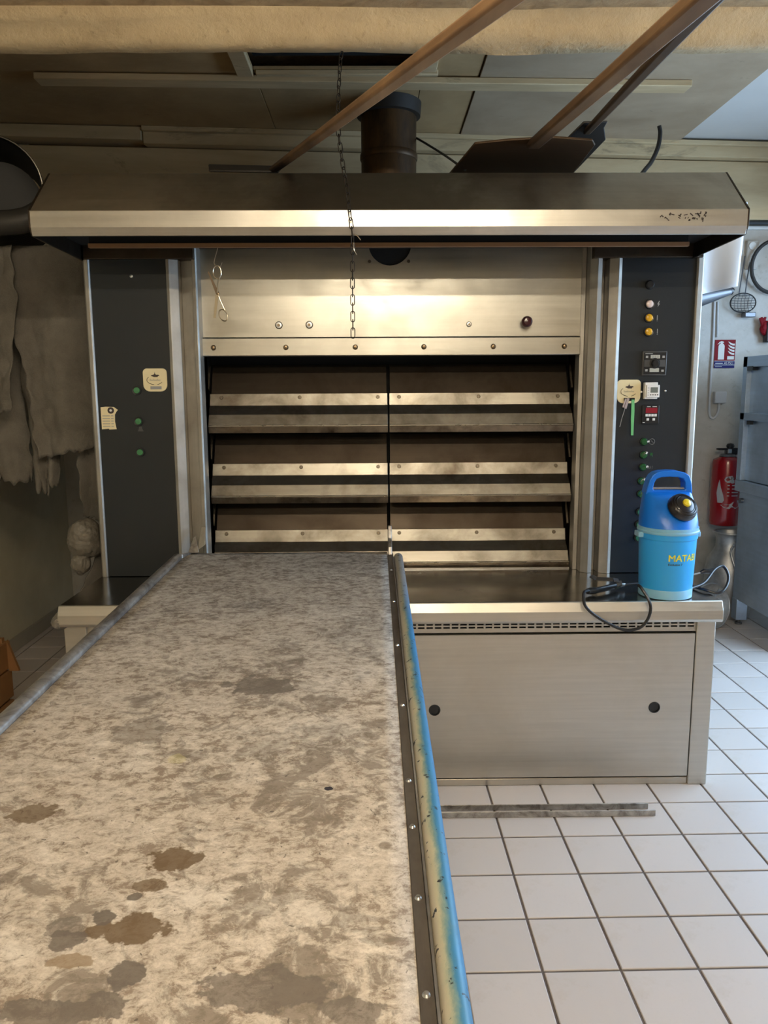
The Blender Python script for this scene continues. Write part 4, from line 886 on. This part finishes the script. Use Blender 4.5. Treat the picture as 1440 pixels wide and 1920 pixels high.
# ================================================================== canvas cloths on the left
def cloth(name, L, R, y0, label, amp=.03, folds=3.5, seed=0, jag=.02, group='canvas proofing cloths', nu=46, nv=56, thick=.006, mat='canvas_cloth'):
    m = MB()
    for j in range(nv + 1):
        v = j / nv; a = poly_at(L, v); b_ = poly_at(R, v)
        for i in range(nu + 1):
            u = i / nu; p = a.lerp(b_, u)
            nz = mnoise.noise(Vector((p.x * 9, p.z * 3.5, seed))); n2 = mnoise.noise(Vector((p.x * 20, p.z * 15, seed + 9)))
            dy = .9 * amp * math.sin(u * folds * .6 * 2 * PI + seed * 1.7 + 2.6 * nz + 1.5 * v) * (.35 + .65 * v) + 1.2 * amp * nz + .010 * n2 + .004 * mnoise.noise(Vector((p.x * 55, p.z * 50, seed)))
            p = p + Vector((.010 * n2 + .006 * nz, dy + (y0 - 3.5 if y0 else 0), (jag * mnoise.noise(Vector((u * 9, 5, seed))) if v > .8 else 0) * (v - .8) * 5))
            m.v.append(tuple(p))
    for j in range(nv):
        for i in range(nu): a = j * (nu + 1) + i; m.f.append((a, a + 1, a + nu + 2, a + nu + 1))
    o = m.build(name, mat, smooth=True, angle=180)
    s = o.modifiers.new('thickness', 'SOLIDIFY'); s.thickness = thick
    tag(o, label, 'cloth', group); return o
rail = tag(MB().tube([(-2.11, 3.515, 2.095), (-1.145, 3.515, 2.095)], .008, 12).build('hanging_rail', 'peel_dark', smooth=True), 'dark wooden rail carrying the canvas cloths beside the oven', 'rail')
cloth('canvas_cloth', [(-1.777, 3.620, 2.134), (-1.828, 3.620, 1.816), (-1.862, 3.620, 1.435), (-1.866, 3.620, 1.104)], [(-1.579, 3.620, 2.133), (-1.590, 3.620, 1.815), (-1.609, 3.620, 1.434), (-1.592, 3.620, 1.077)], 3.62 - .12 + .0, 'grey canvas cloth hanging farthest left, its lower corner narrow', .022, 2.5, 2, .05)
cloth('canvas_cloth', [(-1.738, 3.450, 2.104), (-1.757, 3.450, 1.890), (-1.760, 3.450, 1.598), (-1.755, 3.450, 1.392)], [(-1.519, 3.450, 2.104), (-1.517, 3.450, 1.889), (-1.552, 3.450, 1.620), (-1.577, 3.450, 1.414)], 3.45 + .05 - .02, 'short grey canvas cloth in front at the picture edge', .018, 2, 5, .03)
cloth('canvas_cloth', [(-1.600, 3.530, 2.118), (-1.594, 3.530, 1.898), (-1.582, 3.530, 1.576), (-1.559, 3.530, 1.317), (-1.547, 3.530, 1.039)], [(-1.393, 3.530, 2.117), (-1.394, 3.530, 1.897), (-1.417, 3.530, 1.576), (-1.431, 3.530, 1.316), (-1.453, 3.530, 1.070)], 3.53 - .0, 'long grey canvas cloth with a frayed lower end', .024, 3, 1, .05)
cloth('canvas_cloth', [(-1.577, 3.500, 2.112), (-1.566, 3.500, 1.850), (-1.544, 3.500, 1.529), (-1.483, 3.500, 1.204)], [(-1.198, 3.500, 2.111), (-1.203, 3.500, 1.893), (-1.213, 3.500, 1.574), (-1.233, 3.500, 1.250)], 3.50 - .02, 'wide grey canvas cloth hanging next to the left column', .020, 2.5, 3, .03)
cloth('canvas_cloth', [(-1.335, 3.600, 1.577), (-1.358, 3.600, 1.214), (-1.368, 3.600, 0.920)], [(-1.185, 3.600, 1.576), (-1.207, 3.600, 1.213), (-1.226, 3.600, 0.889)], 3.5, 'narrow grey canvas strip behind the left column', .02, 2, 6, .02)
cloth('dust_cloth', [(-1.286, 3.500, 0.783), (-1.313, 3.450, 0.683), (-1.353, 3.400, 0.590), (-1.36, 3.40, .45), (-1.30, 3.42, .003)], [(-1.195, 3.620, 0.758), (-1.195, 3.600, 0.646), (-1.195, 3.580, 0.540), (-1.16, 3.58, .45), (-1.16, 3.58, .003)], 3.56, 'pale dusty cloth draped behind the left end of the ledge', .012, 1.5, 8, .0, None)
# crumpled bag
def lump(name, c, r, label, cat, mat, seed, parent=None, knot=None):
    bm = bmesh.new(); bmesh.ops.create_icosphere(bm, subdivisions=5, radius=1)
    for v_ in bm.verts:
        d = v_.co.normalized(); nn = 1 + .16 * mnoise.noise(d * 1.6 + Vector((seed, 0, 0))) + .10 * abs(mnoise.noise(d * 3.7 + Vector((0, seed, 0)))) + .09 * (.3 - abs(mnoise.noise(d * 5.5 + Vector((seed, seed, 1))))) + .05 * (.3 - abs(mnoise.noise(d * 11)))
        v_.co = Vector((c[0] + d.x * r[0] * nn, c[1] + d.y * r[1] * nn, c[2] + d.z * r[2] * nn))
    me = bpy.data.meshes.new(name); bm.to_mesh(me); bm.free(); return place(name, me, mat, parent, smooth=True, angle=180)
bag = thing('crumpled_bag', 'crumpled grey bag hanging beside the lower left column', 'bag', (-1.328, 3.500, 0.808))
lump('bag_body', (-1.324, 3.500, 0.833), (.080, .065, .088), '', '', 'plastic_bag', 3, bag)
lump('bag_tail', (-1.341, 3.480, 0.723), (.042, .04, .048), '', '', 'plastic_bag', 8, bag)
lump_o = lump('dust_wrap', (-1.148, 2.76, .672), (.028, .055, .030), '', '', 'plastic_bag', 4); tag(lump_o, 'pale crumpled wrapping on the left corner of the ledge', 'wrapping')

# wooden crate at the left edge
cr = thing('wooden_crate', 'brown wooden crate on the floor at the left edge', 'crate', (-1.85, 3.15, 0))
CX0, CX1, CY0, CY1 = -2.07, -1.635, 2.98, 3.33
for z in (.02, .155, .29):
    MB().box(CX0, CX1, CY0, CY0 + .015, z, z + .12).build('slat', 'crate_wood', cr, bevel=.003)
    MB().box(CX0, CX1, CY1 - .015, CY1, z, z + .12).build('slat', 'crate_wood', cr, bevel=.003)
    MB().box(CX1, CX1 + .015, CY0, CY1, z, z + .12).build('slat', 'crate_wood', cr, bevel=.003)
    MB().box(CX0 - .015, CX0, CY0, CY1, z, z + .12).build('slat', 'crate_wood', cr, bevel=.003)
for x in (CX0, CX1 - .025):
    for y_ in (CY0 + .015, CY1 - .04): MB().box(x, x + .025, y_, y_ + .025, 0, .43).build('corner_post', 'crate_wood', cr, bevel=.002)
MB().box(CX0, CX1, CY0 + .015, CY1 - .015, .02, .032).build('bottom', 'crate_wood', cr)
MB().prism([(CX1 + .015, .42), (CX1 + .015, .28), (CX1 + .06, .28)], 'Y', CY1 - .03, CY1 - .015).build('side_gusset', 'crate_wood', cr)

# ================================================================== right-hand side
# white sheet and grey chute beside the right column
ws = MB().add([], [])
L, R = [(1.504, 3.750, 2.341), (1.513, 3.750, 2.200), (1.528, 3.750, 1.931)], [(1.722, 3.750, 2.341), (1.709, 3.750, 2.199), (1.692, 3.750, 1.964)]
m = MB(); nu, nv = 16, 16
for j in range(nv + 1):
    for i in range(nu + 1):
        p = poly_at(L, j / nv).lerp(poly_at(R, j / nv), i / nu); p.y += .02 * math.sin(i / nu * 5) * (.3 + j / nv); m.v.append(tuple(p))
for j in range(nv):
    for i in range(nu): a = j * (nu + 1) + i; m.f.append((a, a + 1, a + nu + 2, a + nu + 1))
o = m.build('white_sheet', 'white_sheet', smooth=True, angle=180); s = o.modifiers.new('thickness', 'SOLIDIFY'); s.thickness = .004
tag(o, 'white plastic sheet hanging under the right end of the hood', 'sheet')
ch = thing('tapered_tube', 'grey tapered metal tube below the white sheet', 'tube', (1.654, 3.850, 1.947))
MB().tube([(1.514, 3.850, 1.918), (1.720, 3.850, 1.959)], [.055, .018], 20).build('tube_body', 'tin_grey', ch, smooth=True)
MB().tube([(1.715, 3.850, 1.959), (1.728, 3.850, 1.954)], [.02, .016], 14).build('tube_tip', 'black_plastic', ch, smooth=True)
MB().bar((1.539, 3.850, 1.933), (1.29, 3.85, 1.933 + .0), .02, .02).build('tube_bracket', 'tin_grey', ch)

# fire safety sign
YW = 5.30
def wx(a): return a
sx0, sx1, sz0, sz1 = 2.281, 2.418, 1.628, 1.814
sw, shh = sx1 - sx0, sz1 - sz0
sg = thing('fire_sign', 'red and blue fire extinguisher sign on the back wall', 'sign', (sx0, 5.295, sz0))
MB().box(sx0, sx1, 5.294, 5.30, sz0, sz1).build('sign_plate', 'sign_red', sg)
MB().box(sx0, sx1, 5.2925, 5.2935, sz0, sz0 + shh * .245).build('blue_band', 'sign_blue', sg)
m = MB().box(sx0, sx1, 5.2918, 5.2924, sz0 + shh * .24, sz0 + shh * .255).box(sx0, sx1, 5.2918, 5.2924, sz0 + shh * .10, sz0 + shh * .115)
def sp(a, b_): return (sx0 + sw * a, 5.2915, sz0 + shh * b_)
def flat(pts): m.add([sp(*p) for p in pts], [tuple(range(len(pts)))])
flat([(.16, .30), (.16, .78), (.20, .84), (.26, .87), (.26, .90), (.14, .84), (.10, .83), (.20, .92), (.28, .95), (.38, .94), (.43, .89), (.36, .90), (.36, .87), (.42, .84), (.46, .78), (.46, .30)])
flat([(.62, .30), (.62, .42), (.95, .42), (.95, .30)])
for k, (b0) in enumerate((.46, .57, .68, .79)):
    flat([(.95, b0), (.95, b0 + .07), (.86, b0 + .07), (.76, b0 + .10), (.62, b0 + .15), (.72, b0 + .05), (.84, b0 + .01)])
m.build('pictogram', 'print_white', sg)
v, f = text_geo('AS FSCI', shh * .12); MB().add([(sx0 + sw * .48 + p[0] * .85, 5.2915, sz0 + shh * .135 + p[1]) for p in v], f).build('sign_text', 'print_white', sg)
MB().box(sx0 + sw * .05, sx0 + sw * .42, 5.2915, 5.292, sz0 + shh * .155, sz0 + shh * .18).box(sx0 + sw * .05, sx0 + sw * .38, 5.2915, 5.292, sz0 + shh * .04, sz0 + shh * .055).build('sign_small_print', 'light_grey_plastic', sg)

# socket box and surface cables
jb = thing('junction_box', 'grey junction box with looped cable on the back wall', 'junction box', (2.333, 5.290, 1.433))
MB().box(2.285, 2.364, 5.255, 5.30, 1.394, 1.472).build('box', 'light_grey_plastic', jb, bevel=.006)
MB().tube(smooth_path([(2.324, 5.280, 1.394), (2.323, 5.280, 1.344), (2.308, 5.280, 1.308), (2.287, 5.280, 1.294), (2.267, 5.280, 1.312), (2.264, 5.290, 1.380), (2.262, 5.290, 1.593), (2.263, 5.290, 1.804), (2.258, 5.290, 2.060)], 6), .0075, 8).build('cable', 'light_grey_plastic', jb, smooth=True)
MB().tube([(2.290, 5.290, 1.831), (2.280, 5.290, 2.060)], .006, 8).build('cable', 'light_grey_plastic', jb, smooth=True)

# fire extinguisher
ex, ey = 2.358, 5.17
ez0, ez1 = 0.576, 1.036
fe = thing('fire_extinguisher', 'red fire extinguisher on the back wall beside the steel cabinet', 'fire extinguisher', (ex, ey, ez0))
R_ = .098
MB().lathe([(.06, 0), (R_ * .93, .01), (R_, .035), (R_, ez1 - ez0 - .04), (R_ * .92, ez1 - ez0 - .012), (.05, ez1 - ez0 + .006), (.045, ez1 - ez0 + .012)], (ex, ey, ez0), 'Z', 36).build('cylinder', 'extinguisher_red', fe, smooth=True)
MB().lathe([(.05, 0), (.055, .006), (.045, .018), (.022, .024), (.022, .05)], (ex, ey, ez1 + .004), 'Z', 20).build('neck', 'tin_grey', fe, smooth=True)
MB().box(ex - .075, ex + .06, ey - .018, ey + .018, ez1 + .05, ez1 + .064).box(ex - .02, ex + .075, ey - .016, ey + .016, ez1 + .02, ez1 + .05).build('lever', 'black_plastic', fe, bevel=.004)
MB().lathe([(0, .035), (.02, .030), (.026, .015), (.02, 0)], (ex + .012, ey, ez1 + .062), 'Z', 16).build('grip_knob', 'black_plastic', fe, smooth=True)
MB().box(ex - .012, ex + .012, ey - .028, ey - .016, ez1 + .03, ez1 + .058).build('gauge', 'steel_plain', fe, bevel=.003)
MB().tube(smooth_path([(ex + .07, ey, ez1 + .035), (ex + .105, ey - .01, ez1 - .03), (ex + .11, ey - .01, ez1 - .2), (ex + .10, ey - .01, ez1 - .38)], 5), .012, 8).build('discharge_hose', 'black_rubber', fe, smooth=True)
MB().box(ex - .03, ex + .03, ey + .08, 5.30, ez1 - .14, ez1 - .10).build('wall_bracket', 'tin_grey', fe)
def on_cyl(pts, nm, mt, rr=R_ + .0012):
    n = len(pts); v_ = []
    for a, z in pts: v_.append((ex + rr * math.sin(a), ey - rr * math.cos(a), ez0 + z))
    c_ = (sum(p[0] for p in pts) / n, sum(p[1] for p in pts) / n); v_.append((ex + (rr + .001) * math.sin(c_[0]), ey - (rr + .001) * math.cos(c_[0]), ez0 + c_[1]))
    return MB().add(v_, [(i, (i + 1) % n, n) for i in range(n)]).build(nm, mt, fe)
H = ez1 - ez0
on_cyl([(-.55, .70 * H), (-.45, .74 * H), (-.1, .755 * H), (.4, .745 * H), (.62, .73 * H), (.4, .68 * H), (0, .645 * H), (-.35, .655 * H), (-.5, .675 * H)], 'label_oval', 'label_silver')
on_cyl([(-.92, .36 * H), (-1.02, .50 * H), (-.95, .62 * H), (-.85, .70 * H), (-.74, .58 * H), (-.56, .47 * H), (-.5, .40 * H), (-.6, .36 * H)], 'label_swoosh', 'label_silver')
on_cyl([(-.72, .33 * H), (-.4, .345 * H), (.1, .375 * H), (.5, .40 * H), (.6, .31 * H), (.3, .28 * H), (-.2, .275 * H), (-.5, .295 * H)], 'label_swoosh', 'label_silver')
v, f = text_geo('AFFREX', .036); pv = []
for p in v: a = -.42 + p[0] / .100; pv.append((ex + (R_ + .0028) * math.sin(a), ey - (R_ + .0028) * math.cos(a), ez0 + .695 * H + p[1] * .8))
MB().add(pv, f).build('label_text', 'print_dark', fe)
m = MB()
for k in range(4):
    for a0_, a1_ in ((-.34, -.20), (-.05, .40)):
        q = [(a0_ + (a1_ - a0_) * i / 4) for i in range(5)]; z = ez0 + H * (.61 - .05 * k)
        o0 = len(m.v)
        for a in q: m.v.append((ex + (R_ + .002) * math.sin(a), ey - (R_ + .002) * math.cos(a), z)); m.v.append((ex + (R_ + .002) * math.sin(a), ey - (R_ + .002) * math.cos(a), z + .006))
        for i in range(4): m.f.append((o0 + 2 * i, o0 + 2 * i + 2, o0 + 2 * i + 3, o0 + 2 * i + 1))
m.build('label_print', 'light_grey_plastic', fe)

# skimmer, hoop and red glove on the wall
sk = thing('wire_skimmer', 'wire basket skimmer hanging on the back wall', 'skimmer', (2.433, 5.250, 2.041))
hz = Vector((2.429, 5.250, 2.048))
MB().tube([hz + Vector((.085 * math.cos(k * PI / 14), 0, .062 * math.sin(k * PI / 14))) for k in range(28)], .004, 6, True).build('rim', 'black_rubber', sk, smooth=True)
m = MB()
for k in range(-3, 4):
    x = k * .022; hgt = .062 * math.sqrt(max(0, 1 - (x / .085) ** 2))
    m.tube([hz + Vector((x, .03 * (1 - q * q), hgt * q)) for q in (-1, -.5, 0, .5, 1)], .0018, 4)
    z_ = k * .016; wd = .085 * math.sqrt(max(0, 1 - (z_ / .062) ** 2)); m.tube([hz + Vector((wd * q, .03 * (1 - q * q), z_)) for q in (-1, -.5, 0, .5, 1)], .0018, 4)
m.build('wire_basket', 'tin_grey', sk)
MB().tube([hz + Vector((-.03, 0, .05)), (2.436, 5.280, 2.350)], .004, 6).tube([hz + Vector((.01, 0, .05)), (2.472, 5.280, 2.350)], .004, 6).build('stem', 'tin_grey', sk)
MB().box(2.444, 2.522, 5.272, 5.30, 2.264, 2.449).build('hanger_plate', 'wall_plaster_back', sk, bevel=.008)
MB().lathe([(.024, -.004), (.024, .002)], (2.476, 5.268, 2.412), 'Y', 18).build('hanger_hole', 'print_white', sk)
MB().box(2.435, 2.506, 5.22, 5.28, 1.955, 1.986).build('wooden_block', 'tin_grey', sk, bevel=.004)
hp = tag(MB().tube([Vector((2.615, 5.240, 2.276)) + Vector((.150 * math.cos(k * PI / 24), 0, .165 * math.sin(k * PI / 24))) for k in range(48)], .012, 8, True).build('hoop', 'dark_rubber', smooth=True), 'dark round hoop hung on the back wall at the right edge', 'hoop')
gl = thing('wall_glove', 'red glove with black cuff hung at the right edge of the wall', 'glove', (2.593, 5.250, 1.869))
lump('glove_palm', (2.592, 5.250, 1.886), (.035, .02, .05), '', '', 'sign_red', 2, gl)
for k in range(4): MB().tube([(2.570, 5.250, 1.897), tuple(Vector((2.568, 5.250, 1.921)) + Vector((-.02 + .012 * k, 0, .03 + .006 * (k % 2))))], [.010, .007], 8).build('glove_finger', 'sign_red', gl, smooth=True)
MB().box(2.588, 2.644, 5.225, 5.275, 1.793, 1.924).build('cuff', 'black_rubber', gl, bevel=.006)
tag(MB().tube([(1.4, 5.17, 2.539), (3.25, 5.17, 2.539)], .014, 10).build('black_pipe', 'black_rubber', smooth=True), 'thin black pipe along the back wall right of the hood', 'pipe')
tag(MB().box(1.4, 3.25, 5.26, 5.30, 2.515, 2.535).build('cable_trunking', 'white_plastic', bevel=.003), 'narrow white cable trunking on the back wall', 'cable trunking')

# stainless cabinet at the right edge
cb = thing('steel_cabinet', 'stainless steel cabinet at the right edge, daylight blue painted in', 'cabinet', (2.62, 4.53, 0))
X0, X1, Y0, Y1 = 2.275, 2.95, 4.20, 4.86
MB().box(X0 + .03, X1, Y0, Y1 - .03, .93, 1.62).build('upper_body', 'steel_daylight_blue', cb)
MB().box(X0 + .02, X1, Y0, Y1 - .02, .165, .86).build('lower_body', 'steel_daylight_blue', cb, bevel=.004)
MB().box(X0, X1, Y0, Y1 + .01, .855, .925).build('worktop', 'steel_daylight_blue', cb, bevel=.004)
MB().box(X0, X0 + .045, Y1 - .055, Y1, .925, 1.685).build('back_post', 'steel_daylight_blue', cb, bevel=.003)
MB().box(X0, X0 + .035, Y0, Y1, 1.30, 1.345).build('rail', 'steel_daylight_blue', cb, bevel=.003)
MB().box(X0, X1, Y0, Y1, 1.62, 1.685).build('top_frame', 'steel_daylight_blue', cb, bevel=.003)
MB().box(X0 - .002, X0 + .02, Y1 - .14, Y1 - .10, 1.275, 1.298).box(X0 - .002, X0 + .03, Y1 - .13, Y1 - .06, 1.60, 1.625).build('clip', 'black_plastic', cb)
MB().lathe([(.016, -.01), (.016, .012)], (X0 + .012, Y1 - .07, .80), 'X', 14).build('latch', 'tin_grey', cb)
for x in (X0 + .05, X1 - .05):
    for y_ in (Y0 + .05, Y1 - .06):
        MB().box(x - .035, x + .035, y_ - .035, y_ + .035, .035, .17).build('leg', 'steel_daylight_blue', cb, bevel=.003)
        MB().lathe([(.022, 0), (.022, .012), (.012, .016), (.012, .04)], (x, y_, 0), 'Z', 14).build('foot', 'tin_grey', cb)

# aluminium churn and round basin behind the ledge
mcx, mcy = 2.340, 5.02
mk = thing('milk_churn', 'dented aluminium milk churn on the floor behind the oven ledge', 'churn', (mcx, mcy, 0))
MB().lathe([(.140, .0), (.146, .01), (.148, .31), (.138, .37), (.100, .435), (.088, .46), (.088, .52), (.102, .555), (.107, .560), (.098, .555), (.082, .51), (.082, .45)], (mcx, mcy, 0), 'Z', 36).build('churn_body', 'aluminium', mk, smooth=True)
MB().tube([(mcx + .104 * math.cos(k * PI / 16), mcy + .104 * math.sin(k * PI / 16), .558) for k in range(32)], .006, 8, True).build('rim', 'aluminium', mk, smooth=True)
MB().tube(smooth_path([(mcx - .02, mcy - .090, .48), (mcx - .045, mcy - .118, .45), (mcx - .035, mcy - .155, .37), (mcx - .01, mcy - .165, .31), (mcx + .05, mcy - .16, .33), (mcx + .085, mcy - .155, .25)], 6), .007, 8).build('bail_handle', 'aluminium', mk, smooth=True)
MB().lathe([(0, -.012), (.016, -.010), (.016, .01)], (mcx - .005, mcy - .090, .49), 'Y', 14).build('handle_lug', 'aluminium', mk, smooth=True)
bx, by = 2.103, 4.70
bs = thing('round_basin', 'grey round basin standing on edge in front of the churn', 'basin', (bx, by, 0))
BM = Matrix.Translation((bx, by, .148)) @ Matrix.Rotation(math.radians(20), 4, 'Z') @ Matrix.Rotation(math.radians(-12), 4, 'X')
MB().lathe([(.0, .07), (.10, .07), (.13, .035), (.143, 0), (.138, 0), (.126, .033), (.097, .062), (.0, .062)], (0, 0, 0), 'Y', 40).xform(BM).build('bowl', 'aluminium', bs, smooth=True)
MB().tube([(.141 * math.cos(k * PI / 20), 0, .141 * math.sin(k * PI / 20)) for k in range(40)], .005, 8, True).xform(BM).build('rim', 'aluminium', bs, smooth=True)
MB().bar((-.10, -.004, -.06), (.07, -.004, .10), .012, .006, up=(0, 1, 0)).xform(BM).build('brace', 'aluminium', bs)
